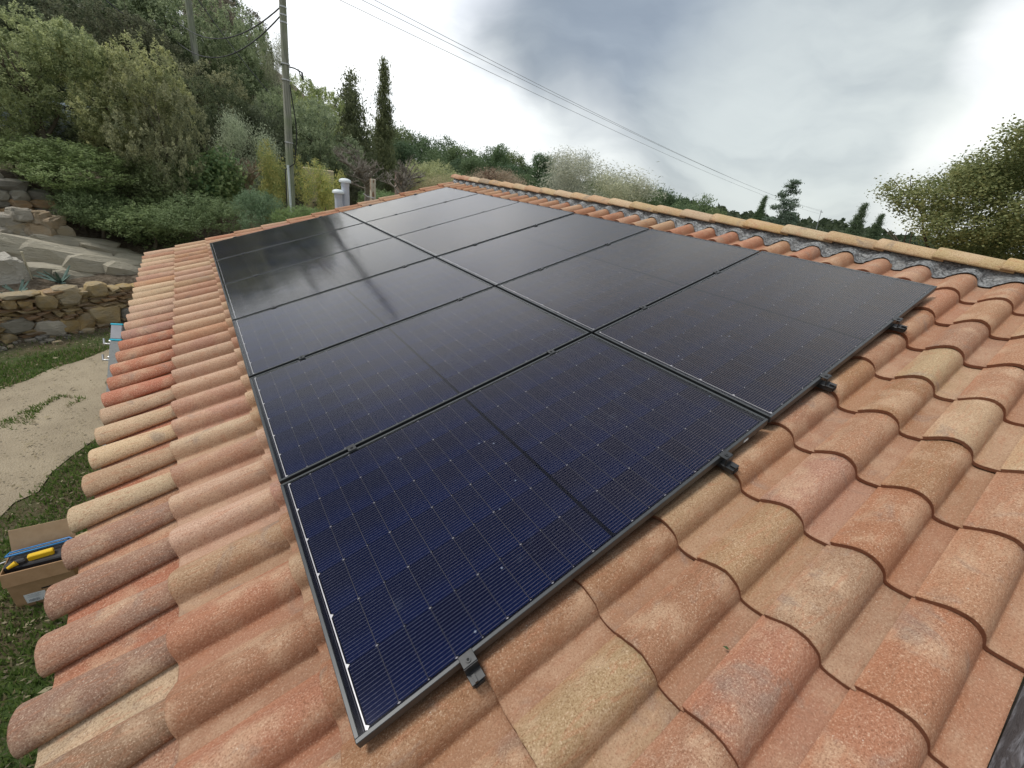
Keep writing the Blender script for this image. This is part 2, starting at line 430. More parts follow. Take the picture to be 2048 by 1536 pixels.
def build_ground():
    rs = [0.0] + list(np.arange(1.0, 9.5, .5)) + list(np.arange(9.5, 15.5, .16)) + list(np.arange(15.6, 30, .7)) + list(np.geomspace(31, 4500, 34))
    azs = sorted(set([round(a, 2) for a in list(np.arange(-180, -40, 6.0)) + list(np.arange(-40, 40, 1.0)) + list(np.arange(40, 180, 5.0))]))
    vs = []; fs = []; n = len(azs)
    for r in rs:
        for a in azs:
            x = CAM.x + r * math.sin(R(a)); y = CAM.y + r * math.cos(R(a)); vs.append((x, y, gz(x, y)))
    for i in range(len(rs) - 1):
        for k in range(n):
            k2 = (k + 1) % n
            fs.append((i * n + k, i * n + k2, (i + 1) * n + k2, (i + 1) * n + k)[::-1])
    me = mesh('ground', vs, fs, [M_GROUND], sm=True)
    tag(link('ground', me), kind='structure')
build_ground()

def strip(name, near, far, z, mat, n=60, jit=.09, seed=1):
    """a ground sheet between two polylines"""
    def sample(pl, t):
        L = [0]
        for a, b in zip(pl, pl[1:]): L.append(L[-1] + math.hypot(b[0] - a[0], b[1] - a[1]))
        return interp(t * L[-1], L, [p[0] for p in pl]), interp(t * L[-1], L, [p[1] for p in pl])
    vs = []; fs = []; m_ = 5
    for i in range(n + 1):
        t = i / n; a = sample(near, t); b = sample(far, t)
        for j in range(m_ + 1):
            q = j / m_; x = a[0] + (b[0] - a[0]) * q; y = a[1] + (b[1] - a[1]) * q
            w = jit if j in (0, m_) else 0
            x += w * noise.noise(Vector((i * .55, j * 3.1, seed))) * 2; y += w * noise.noise(Vector((i * .55, j * 3.1, seed + 9))) * 2
            vs.append((x, y, z(x, y) if callable(z) else z))
    for i in range(n):
        for j in range(m_):
            k = i * (m_ + 1) + j; fs.append((k, k + 1, k + m_ + 2, k + m_ + 1))
    me = mesh(name, vs, fs, [mat], sm=True)
    if me.polygons[0].normal.z < 0: me.flip_normals()
    return tag(link(name, me), kind='structure')
ROAD_NEAR = [(-6.5, -1.0), (-3.2, 2.8), (-2.19, 4.86), (-1.92, 5.44), (-1.61, 6.08), (-.6, 7.9), (1.5, 10.2), (5, 12.5)]
ROAD_FAR = [(-8.0, 1.5), (-4.6, 5.4), (-2.81, 7.95), (-2.25, 8.7), (-1.84, 9.2), (-.6, 10.3), (1.5, 12.2), (4.5, 14)]
strip('gravel_path', ROAD_NEAR, ROAD_FAR, GZ + .012, M_GRAVEL, 70, .10)

# grass blades, fallen leaves and stones
def scatter_mesh(name, P, S, up, mats, tint, seed, shape='blade'):
    rs = np.random.RandomState(seed); n = len(P)
    a = rs.rand(n) * 2 * np.pi; d = np.stack([np.cos(a), np.sin(a), np.zeros(n)], 1)
    if shape == 'blade':
        t = d * S[:, None] * .16; tip = np.stack([rs.randn(n) * .35, rs.randn(n) * .35, np.ones(n)], 1) * S[:, None]
        v = np.stack([P - t, P + t, P + tip], 1).reshape(-1, 3); k = 3
    else:
        e = np.stack([-np.sin(a), np.cos(a), rs.randn(n) * .3], 1)
        v = np.stack([P - d * S[:, None], P - e * S[:, None] * .45, P + d * S[:, None], P + e * S[:, None] * .45], 1).reshape(-1, 3); k = 4
    return npmesh(name, v, k, mats, tint)
def npmesh(name, v, k, mats, tint):
    n = len(v) // k
    me = bpy.data.meshes.new(name); me.vertices.add(len(v)); me.vertices.foreach_set('co', v.astype(np.float32).ravel())
    me.loops.add(n * k); me.loops.foreach_set('vertex_index', np.arange(n * k, dtype=np.int32))
    me.polygons.add(n); me.polygons.foreach_set('loop_start', np.arange(0, n * k, k, dtype=np.int32))
    ca = me.color_attributes.new('tint', 'FLOAT_COLOR', 'CORNER')
    c = np.ones((n, k, 4), np.float32); c[:, :, :3] = tint[:, None, :]
    ca.data.foreach_set('color', c.ravel())
    for m_ in mats: me.materials.append(m_)
    me.update(calc_edges=True); return me
def in_road(x, y):
    az = [(p[0], p[1]) for p in ROAD_NEAR] + [(p[0], p[1]) for p in reversed(ROAD_FAR)]
    ins = False; j = len(az) - 1
    for i in range(len(az)):
        if (az[i][1] > y) != (az[j][1] > y) and x < (az[j][0] - az[i][0]) * (y - az[i][1]) / (az[j][1] - az[i][1]) + az[i][0]: ins = not ins
        j = i
    return ins
def build_grass():
    pts = []; litter = []; stones = []
    rs = random.Random(3)
    while len(pts) < 52000:
        x = rs.uniform(-5.5, -.2); y = rs.uniform(.3, 11.6)
        if rs.random() > (1 if x > -4 else .4): continue
        s = (Vector((x, y)) - WP).dot(WN)
        if s > .0: continue
        ir = in_road(x, y)
        dn = noise.noise(Vector((x * 1.1, y * 1.1, 0))) + .5 * noise.noise(Vector((x * 4, y * 4, 5)))
        if ir:
            # a few tufts down the middle of the path
            mid = abs((x + 2.25) * .8 - (y - 7.1) * .6); al = (x + 2.25) * .6 + (y - 7.1) * .8
            if mid < .20 and abs(al) < .45 and dn > -.1: pass
            else: continue
        elif y > 6.2 and s > -1.0 + .4 * dn: 
            if rs.random() > .10: continue
        elif dn < -.35 and rs.random() > .25: continue
        pts.append((x, y, GZ + .0, rs.uniform(.028, .075)))
    P = np.array(pts); S = P[:, 3].copy(); P = P[:, :3]
    rv = RS.rand(len(P), 1); t = np.array([[.09, .16, .035]]) * (1 - rv) + np.array([[.20, .27, .08]]) * rv
    dry = RS.rand(len(P)) < .16; t[dry] = (.30, .25, .15)
    me = scatter_mesh('grass', P, S, None, [M_LEAF], t, 4)
    tag(link('grass', me), kind='stuff', label='short green grass growing beside the gravel path', cat='grass')
    n = 5000; x = RS.uniform(-5, -.6, n); y = RS.uniform(.5, 10.5, n)
    P = np.stack([x, y, np.full(n, GZ + .045)], 1); S = RS.uniform(.008, .024, n) * (1 + (RS.rand(n) < .06))
    t = np.array([[.36, .31, .20]]) * RS.uniform(.3, 1.35, (n, 1)); 
    me = scatter_mesh('leaf_litter', P, S, None, [M_LEAF], t, 5, 'leaf')
    tag(link('leaf_litter', me), kind='stuff', label='small pale fallen leaves scattered over the grass', cat='leaves')
build_grass()

# ------------------------------------------------------------------ stones
def rock_mesh(name, seed, sub=2, box=.5, rough=.22):
    bm = bmesh.new(); bmesh.ops.create_icosphere(bm, subdivisions=sub, radius=1)
    for v in bm.verts:
        c = v.co.copy(); q = Vector([math.copysign(abs(a) ** box, a) for a in c]); q *= .5 / max(abs(a) for a in q) if False else .5
        k = 1 + rough * noise.noise(c * 1.3 + Vector((seed * 7.1, 0, 0))) + rough * .5 * noise.noise(c * 3.1 + Vector((0, seed * 3.3, 0)))
        if sub > 2: k += .05 * noise.noise(Vector((c.x * 1.2 + seed, c.y * 2, c.z * 7))) + .045 * noise.noise(Vector((c.x * 7, c.y * 7, c.z * 9 + seed))) + .03 * noise.noise(Vector((c.x * 17, c.y * 17, c.z * 22))) + .035 * abs(noise.noise(Vector((c.x * 4, c.y * 4, c.z * 16 + seed)))) - .07 * max(0, .12 - abs(noise.noise(Vector((c.x * 1.9 + seed, c.y * 2, c.z * 2.2))))) / .12
        v.co = q * k
    me = bpy.data.meshes.new(name); bm.to_mesh(me); bm.free(); me.materials.append(M_STONE)
    return me
ROCKS = [rock_mesh('stone', i, 2, .62, .28) for i in range(6)]
SLABS = [rock_mesh('stone', 20 + i, 1, .5, .22) for i in range(6)]
BOULD = [rock_mesh('slab', 40 + i, 3, .42, .26) for i in range(4)]
YEL = [(.54, .38, .17), (.58, .43, .22), (.50, .34, .15), (.58, .46, .28)]
RUST = [(.46, .26, .13), (.52, .33, .17), (.48, .33, .20), (.56, .41, .24)]
GREYS = [(.36, .33, .27), (.42, .39, .32), (.31, .29, .25), (.47, .42, .34)]
def wallM(P0, D, N):
    m = Matrix(((D.x, -N.x, 0, P0.x), (D.y, -N.y, 0, P0.y), (0, 0, 1, P0.z), (0, 0, 0, 1)))
    return m       # local x along, y towards the viewer, z up
def onplane(px, py, P0, N):
    d = RX * ((px - 1024) / F_PX) + RY * ((py - 768) / F_PX) + RZ
    n = Vector((N.x, N.y, 0)); t = (P0 - CAM).dot(n) / d.dot(n); return CAM + d * t
def stone(parent, wm, x, y, z, sx, sy, sz, mesh_, colr, rot=0, name='stone'):
    m = wm @ T((x, y, z)) @ Matrix.Rotation(rot, 4, 'Y') @ Matrix.Rotation(random.uniform(-.12, .12), 4, 'Z') @ Matrix.Diagonal((sx, sy, sz, 1))
    o = link(name, mesh_, parent, m); j = random.uniform(.85, 1.12)
    o.color = (colr[0] * j, colr[1] * j, colr[2] * j, 1); return o
def build_lower_wall():
    P0 = Vector((WP.x, WP.y, GZ)); wm = wallM(P0, WD, WN)
    rt = root('dry_stone_wall', (WP.x, WP.y, GZ), 'low dry stone wall of yellow boulders and thin rusty slabs beside the gravel path', 'stone wall')
    inv = wm.inverted()
    big = [  # photograph outlines of the large stones: x0,y0,x1,y1, tint, turn
        (67, 584, 113, 616, 1, .1), (104, 571, 165, 609, 3, .25), (169, 564, 216, 593, 1, .12), (177, 606, 245, 650, 1, -.1),
        (110, 632, 160, 664, 2, .5), (147, 622, 188, 664, 0, .9), (68, 636, 136, 672, 4, .25), (-5, 634, 72, 664, 5, .02),
        (0, 596, 34, 618, 0, 0), (33, 597, 66, 618, 0, 0), (-8, 586, 66, 596, 3, 0), (-6, 664, 36, 684, 1, -.15), (240, 612, 275, 640, 6, 0),
        (-80, 600, -20, 640, 1, .1), (-160, 590, -90, 640, 3, .1)]
    occ = []
    pal = {0: YEL[2], 1: YEL[1], 2: YEL[0], 3: YEL[3], 4: (.58, .53, .44), 5: GREYS[0], 6: GREYS[2]}
    for i, (x0, y0, x1, y1, c, rot) in enumerate(big):
        a = inv @ onplane(x0, (y0 + y1) / 2, P0, WN); b = inv @ onplane(x1, (y0 + y1) / 2, P0, WN)
        q = inv @ onplane((x0 + x1) / 2, y0, P0, WN); w_ = inv @ onplane((x0 + x1) / 2, y1, P0, WN)
        cx, cz = (a.x + b.x) / 2, max((q.z + w_.z) / 2, .02); sx, sz = abs(b.x - a.x) * .62, abs(q.z - w_.z) * .62
        occ.append((cx, cz, sx * .8, sz * .7))
        stone(rt, wm, cx, -.02, cz, sx * 1.7, .34, sz * 1.7, ROCKS[i % 6], pal[c], rot * .5)
    z = .0; cnt = 0
    while z < .80:
        h = random.uniform(.035, .06); x = -3.2
        while x < 3.6:
            L = random.uniform(.10, .34)
            top = .80 + .06 * math.sin(x * 2.1)
            cx, cz = x + L / 2, z + h / 2
            hid = any(abs(cx - o[0]) < o[2] * .75 and abs(cz - o[1]) < o[3] * .75 for o in occ)
            if not hid and cz < top and cnt < 270 and -1.6 < x < 2.2:
                stone(rt, wm, cx, -.06 + random.uniform(-.03, .05), cz, L * 1.16, .34, h * 1.5, SLABS[cnt % 6], random.choice(RUST + YEL[:2]), random.uniform(-.1, .1)); cnt += 1
            x += L
        z += h
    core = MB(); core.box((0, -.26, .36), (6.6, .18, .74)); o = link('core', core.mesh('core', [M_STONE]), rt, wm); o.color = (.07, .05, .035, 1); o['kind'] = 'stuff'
build_lower_wall()

def boulder(name, px, py, dist, w, d, h, tilt, colr, mi, label, cat='rock', group=None, yaw=0.45):
    p = at(px, py, dist)
    o = link(name, BOULD[mi], None, T(p) @ Matrix.Rotation(yaw, 4, 'Z') @ Matrix.Rotation(tilt, 4, 'Y') @ Matrix.Diagonal((w, d, h, 1)))
    o.color = (*colr, 1); tag(o, label, cat, group); return o
def outcrop():
    rt = root('rock_outcrop', at(140, 560, 12.4), 'long weathered grey rock outcrop sloping down across the bank above the low wall', 'rock')
    rr = random.Random(17)
    for k, (px, py, w, h, dd) in enumerate([(20, 462, .8, .2, 13.3), (78, 472, 1.0, .2, 13.3), (150, 486, 1.1, .24, 13.2), (214, 503, .8, .22, 13.1), (262, 520, .7, .24, 13.0),
                           (18, 502, .9, .36, 12.9), (72, 506, 1.15, .42, 12.8), (140, 522, 1.35, .50, 12.7), (212, 540, 1.1, .52, 12.6), (262, 560, .9, .58, 12.5), (300, 590, .7, .5, 12.4),
                           (105, 545, 1.0, .3, 12.4), (170, 560, .9, .26, 12.3), (228, 578, .8, .3, 12.2)]):
        p = at(px, py, dd)
        o = link('rock', ROCKS[(k * 5) % 6], rt, T(p) @ Matrix.Rotation(.35 + rr.uniform(-.12, .12), 4, 'Z') @ Matrix.Rotation(R(14) + rr.uniform(-.07, .07), 4, 'Y') @ Matrix.Diagonal((w * 1.25, .8, h * 1.35, 1)))
        j = rr.uniform(.88, 1.1); o.color = (.46 * j, .42 * j, .325 * j, 1)
outcrop()
boulder('boulder', -6, 545, 12.0, .6, .6, .65, 0, (.58, .55, .48), 3, 'whitish rounded boulder at the left edge of the planted bank')
boulder('boulder', 52, 545, 12.5, .8, .5, .5, .2, (.42, .38, .32), 1, 'grey brown boulder beside the thin stake', group='boulders below the rock slab')
rs_b = random.Random(44)
for (bx, by, bw) in [(10, 470, .6), (45, 455, .5), (80, 462, .55), (20, 500, .45), (62, 480, .5), (100, 445, .45), (5, 440, .5), (38, 430, .42), (75, 436, .4), (118, 462, .4), (15, 565, .3), (88, 560, .26), (60, 568, .22), (165, 556, .24), (185, 552, .3), (140, 568, .2)]:
    boulder('boulder', bx, by, 12.75 if by > 500 else 13.15, bw, bw * .8, bw * rs_b.uniform(.5, .75), rs_b.uniform(-.3, .3), rs_b.choice([(.42, .38, .31), (.46, .42, .35), (.45, .34, .22), (.38, .35, .30), (.48, .40, .28)]), rs_b.randint(0, 3), 'tumbled stone lying among others on the bank around the rock slab', group='tumbled stones on the bank', yaw=rs_b.uniform(0, 3))
boulder('boulder', 28, 530, 12.6, .6, .5, .4, .1, (.44, .38, .31), 0, 'pinkish grey boulder between the white boulder and the stake', group='boulders below the rock slab')
boulder('boulder', 212, 562, 12.3, .5, .4, .3, .2, (.42, .38, .26), 2, 'small rounded beige boulder on the end of the low wall', group='boulders below the rock slab')
boulder('boulder', 236, 566, 12.1, .4, .35, .24, .1, (.36, .24, .13), 3, 'small rusty boulder close to the roof edge', group='boulders below the rock slab')
def build_upper_wall():
    n2 = WN; P0 = Vector((WP.x + WN.x * 2.75, WP.y + WN.y * 2.75, -.90)); wm = wallM(P0, WD, WN)
    rt = root('rubble_wall', P0, 'older rubble retaining wall of grey stones at the left, above the rock slab', 'stone wall')
    z = .0; cnt = 0; rr = random.Random(8)
    while z < 1.35:
        h = rr.uniform(.10, .2); x = -3.6
        while x < 1.9:
            L = rr.uniform(.18, .5)
            if z < 1.05 - max(0, x - .7) * .6:
                stone(rt, wm, x + L / 2, rr.uniform(-.08, .08) - z * .22, z + h / 2, L * 1.2, .42, h * 1.45, ROCKS[cnt % 6], rr.choice(GREYS + RUST[1:3]), rr.uniform(-.22, .22)); cnt += 1
            x += L
        z += h
build_upper_wall()
def build_rubble():
    rs = random.Random(5)
    for i in range(26):
        x = rs.uniform(-3.4, -1.5); s = rs.uniform(-.55, -.08)
        p = WP + WD * ((x - WP.x) / WD.x) + WN * s
        k = rs.uniform(.05, .15)
        o = link('loose_stone', ROCKS[i % 6], None, T((p.x, p.y, GZ + k * .25)) @ Matrix.Rotation(rs.uniform(0, 3), 4, 'Z') @ Matrix.Diagonal((k * 1.5, k, k * .8, 1)))
        c = rs.choice(GREYS + YEL[3:]); o.color = (*c, 1)
        tag(o, 'small loose stone fallen on the earth at the foot of the low wall', 'stone', 'loose stones along the foot of the wall')
build_rubble()

# stake and agaves on the bank
p = at(68, 572, 11.9); q = at(68, 520, 11.9)
mb = MB(); mb.tube([(0, 0, -.1), (0, 0, .62)], .016, 8); mb.box((0, 0, .63), (.04, .04, .02))
tag(link('garden_stake', mb.mesh('garden_stake', [m_simple('dry_cane', (.42, .38, .27), (.5, .45, .33), 20)]), None, T((p.x, p.y, p.z))), 'thin upright pale stake in the earth between the two agaves', 'stake')
M_AGAVE = m_simple('agave_leaf', (.10, .17, .14), (.20, .28, .24), 14, .6)
def agave(px, py, dist, s, label, seed):
    rs = random.Random(seed); p = at(px, py, dist); rt = root('agave', p, label, 'plant', 'agaves on the planted bank')
    for i in range(13):
        a = i * 2.4; e = rs.uniform(.25, 1.1); L = s * rs.uniform(.7, 1.05); mb = MB()
        d = Vector((math.cos(a) * math.cos(e), math.sin(a) * math.cos(e), math.sin(e))); sd = Vector((-math.sin(a), math.cos(a), 0))
        vs = []; 
        for k, (t, w) in enumerate(((0, .035), (.3, .045), (.7, .028), (1, .002))):
            c = d * L * t + Vector((0, 0, -.06 * t * t * L)); up = sd.cross(d)
            vs += [c - sd * w * s * 1.6 + up * .01, c - up * .012, c + sd * w * s * 1.6 + up * .01]
        fs = []
        for k in range(3):
            for j in range(2): b = k * 3 + j; fs += [(b, b + 1, b + 4, b + 3)]
        mb.add(vs, fs); link('leaf', mb.mesh('leaf', [M_AGAVE]), rt, T(p))
agave(122, 566, 11.75, .40, 'blue green agave in the middle of the bank under the rock slab', 2)
agave(38, 590, 11.4, .32, 'smaller agave at the left edge of the bank behind the low wall', 4)

# ------------------------------------------------------------------ vegetation meshes
def crown(name, lobes, n, leaf, seed, clump=14, spread=.10, elong=2.0, upb=.25, tints=((.75, .8, .7), (1.15, 1.15, 1.0)), rim=None, hang=0, wexp=2 / 3, vs=1, spray=0, shell=.35):
    """unit crown: lobes are (x,y,z,rx,ry,rz); every leaf is a small pointed quad with its own tilt and tint"""
    rs = np.random.RandomState(seed); lobes = np.array(lobes, float)
    w = (lobes[:, 3] * lobes[:, 4] * lobes[:, 5]) ** wexp; w /= w.sum()
    nc = max(n // clump, 1); li = rs.choice(len(lobes), nc, p=w)
    d = rs.randn(nc, 3); d /= np.linalg.norm(d, axis=1)[:, None]
    rad = rs.uniform(shell, 1, nc) ** .45
    rad *= 1 + .16 * rs.randn(nc) * (rs.rand(nc) < .25)
    c = lobes[li, :3] + d * rad[:, None] * lobes[li, 3:]
    ci = rs.randint(0, nc, n)
    off = rs.randn(n, 3) * spread * (lobes[li, 3].mean())
    off *= rs.uniform(.4, 1.2, (nc, 1))[ci]; off[:, 2] *= vs
    if spray:      # leaves set along short upward shoots
        sd = d * .55 + np.array([0, 0, .75]) + rs.randn(nc, 3) * .28; sd /= np.linalg.norm(sd, axis=1)[:, None]
        tt = rs.rand(n, 1); off = off * (1.15 - tt) * .55 + sd[ci] * (tt - .35) * spray * rs.uniform(.5, 1.3, (nc, 1))[ci]
    P = c[ci] + off
    nrm = d[ci] * .8 + rs.randn(n, 3) * .8 + np.array([0, 0, upb]); nrm /= np.linalg.norm(nrm, axis=1)[:, None]
    a = rs.randn(n, 3) + np.array([0, 0, -hang if hang > 0 else .8]); a -= (a * nrm).sum(1)[:, None] * nrm; a /= np.linalg.norm(a, axis=1)[:, None]
    b = np.cross(nrm, a); s = leaf * rs.uniform(.6, 1.4, n)[:, None]
    v = np.stack([P - a * s, P + b * s / elong + a * s * .1, P + a * s, P - b * s / elong + a * s * .1], 1).reshape(-1, 3)
    t0, t1 = np.array(tints[0]), np.array(tints[1])
    k = np.clip(.5 + .28 * rs.randn(nc, 1)[ci] + .22 * rs.randn(n, 1), 0, 1)
    tint = t0 * (1 - k) + t1 * k
    return npmesh(name, v, 4, [M_LEAF], tint)
def lobes_for(seed, n, rr=(.2, .34), box=(.34, .34, .36)):
    rs = np.random.RandomState(seed); out = []
    for i in range(n):
        p = rs.uniform(-1, 1, 3); p /= max(1, np.linalg.norm(p) / .95)
        r = rs.uniform(*rr); out.append((p[0] * box[0], p[1] * box[1], p[2] * box[2], r, r, r * rs.uniform(.75, 1.05)))
    return out
OAK = [crown('crown', lobes_for(10 + i, 12, (.17, .28), (.36, .36, .38)), 64000, .0088, 30 + i, 44, .17, 2.3, spray=.055, shell=.8, tints=((.5, .56, .46), (1.5, 1.45, 1.25))) for i in range(4)]
BUSH = [crown('crown', lobes_for(50 + i, 9, (.2, .3), (.34, .34, .28)), 26000, .0115, 60 + i, 24, .22, 2.4, spray=.12, shell=.5) for i in range(3)]
PINE = [crown('crown', lobes_for(70 + i, 9, (.16, .26), (.30, .30, .36)), 9000, .022, 80 + i, 24, .26, 2.6, tints=((.6, .7, .6), (1.2, 1.2, 1.1))) for i in range(4)]
FAR = [crown('crown', lobes_for(170 + i, 6, (.2, .3), (.28, .28, .3)), 1500, .05, 180 + i, 14, .26, 1.6, tints=((.6, .7, .6), (1.2, 1.2, 1.1))) for i in range(3)]
def cyp_lobes(seed, n=26, lean=0, w0=.13, taper=1.0):
    rs = np.random.RandomState(seed); out = []
    for i in range(n):
        t = (i + .5) / n; r = w0 * (1 - t ** 1.25 * .95) * taper * rs.uniform(.75, 1.15) * (1.0 if t > .08 else .8)
        q = rs.uniform(-.35, .35, 2) * r; out.append((q[0], q[1], -.5 + t * .97, r, r, .05))
    return out
CYP = [crown('crown', cyp_lobes(3, 34, w0=.30), 26000, .012, 91, 16, .22, 2.6, wexp=.42, vs=.4, tints=((.6, .65, .55), (1.25, 1.2, 1.0))),
       crown('crown', cyp_lobes(5, 28, w0=.40), 26000, .013, 92, 18, .22, 2.4, wexp=.42, vs=.5, tints=((.6, .65, .55), (1.25, 1.2, 1.0)))]
def conifer_crown():
    L = []; rs = np.random.RandomState(4)
    for i in range(15):
        t = i / 15; r = .36 * (1 - t) ** .85 + .02
        for k in range(max(3, int(9 * (1 - t)))):
            a = rs.rand() * 6.28; q = r * rs.uniform(.5, 1)
            L.append((math.cos(a) * q * .8, math.sin(a) * q * .8, -.5 + t * .98 - q * .12, .07 + .06 * (1 - t), .07 + .06 * (1 - t), .035))
    return crown('crown', L, 22000, .014, 95, 14, .25, 2.6, wexp=.4, vs=.5, tints=((.6, .65, .6), (1.2, 1.2, 1.1)))
CONIF = conifer_crown()
OLIVE = crown('crown', lobes_for(101, 14, (.12, .22), (.38, .38, .34)), 15000, .017, 102, 12, .42, 4.5, tints=((.6, .65, .55), (1.4, 1.4, 1.2)))
BAMB = crown('crown', [(x, y, z, .1, .1, .3) for x, y, z in RS.uniform(-.36, .36, (16, 3))], 9000, .028, 112, 12, .5, 6, upb=0, tints=((.55, .75, .5), (1.5, 1.35, .9)))
FIG = crown('crown', lobes_for(121, 9, (.18, .28), (.34, .34, .32)), 5200, .032, 122, 10, .42, 1.5, tints=((.6, .8, .6), (1.3, 1.3, 1.0)))
WOOD = {}
def trunk_mesh(seed, limbs=7, thin=1.0):
    """unit tree skeleton: foot at z 0, middle of the crown at z 1; limbs spread inside the crown"""
    rs = random.Random(seed); mb = MB()
    pts = [Vector((0, 0, 0))]; r = []
    for i in range(6): pts.append(pts[-1] + Vector((rs.uniform(-.03, .03), rs.uniform(-.03, .03), .2)))
    rad = [.06 * thin * (1 - i / 8) for i in range(7)]
    mb.tube(pts, rad, 7)
    for k in range(limbs):
        i = rs.randint(2, 5); a = rs.uniform(0, 6.28); p = pts[i]; q = [p]
        d = Vector((math.cos(a), math.sin(a), rs.uniform(.5, 1.3))).normalized()
        for j in range(4):
            q.append(q[-1] + d * .11); d = (d + Vector((rs.uniform(-.3, .3), rs.uniform(-.3, .3), rs.uniform(-.1, .3)))).normalized()
        mb.tube(q, [rad[i] * .6 * (1 - j / 5.2) for j in range(5)], 5)
        for h in range(2):
            e = (d + Vector((rs.uniform(-.8, .8), rs.uniform(-.8, .8), rs.uniform(-.2, .6)))).normalized()
            mb.tube([q[2 + h], q[2 + h] + e * .1, q[2 + h] + e * .2 + Vector((0, 0, .02))], [rad[i] * .3, rad[i] * .2, rad[i] * .06], 4)
    return mb.mesh('trunk', [M_BARK])
TRUNKS = [trunk_mesh(i) for i in range(4)]
STEM = trunk_mesh(9, 0)

def tree(name, px, ytop, ybot, wpx, dist, crown_me, colr, label, cat='tree', group=None, trunk=0, deep=None, bark=(1, 1, 1), yaw=None):
    """a tree that fills the given outline of the photograph at the given distance"""
    a = at(px, ytop, dist); b = at(px, ybot, dist)
    top, bot = a.z, b.z; h = max(top - bot, .2)
    c = at(px, (ytop + ybot) / 2, dist)
    depth = (c - CAM).dot(RZ); w = wpx / F_PX * depth
    cz = (top + bot) / 2; g = gz(c.x, c.y) - .05
    if cz - h * .3 < g: g = min(g, cz - h * .5)
    rt = root(name, (c.x, c.y, g), label, cat, group)
    yaw = random.uniform(0, 6.28) if yaw is None else yaw
    o = link('crown', crown_me, rt, T((c.x, c.y, cz)) @ Matrix.Rotation(yaw, 4, 'Z') @ Matrix.Diagonal((w * 1.0, (deep or w) * 1.0, h * 1.02, 1)))
    o.color = (*[min(q * f, .5) for q, f in zip(colr, (2.85, 2.85, 3.1))], 1)
    if trunk is not None:
        t = link('trunk', TRUNKS[trunk] if name == 'holm_oak' else STEM, rt, T((c.x, c.y, g)) @ Matrix.Rotation(yaw, 4, 'Z') @ Matrix.Diagonal((min(w, h) * .7, min(w, h) * .7, max(cz - g, .3) * (1 if name == 'holm_oak' else .72), 1)))
        t.color = (*bark, 1)
    return rt
G1 = (.135, .150, .082); G2 = (.155, .160, .088); G3 = (.115, .135, .084); GD = (.075, .092, .058); GB = (.128, .130, .082); GG = (.115, .135, .088)
HG = 'evergreen trees on the left hillside'
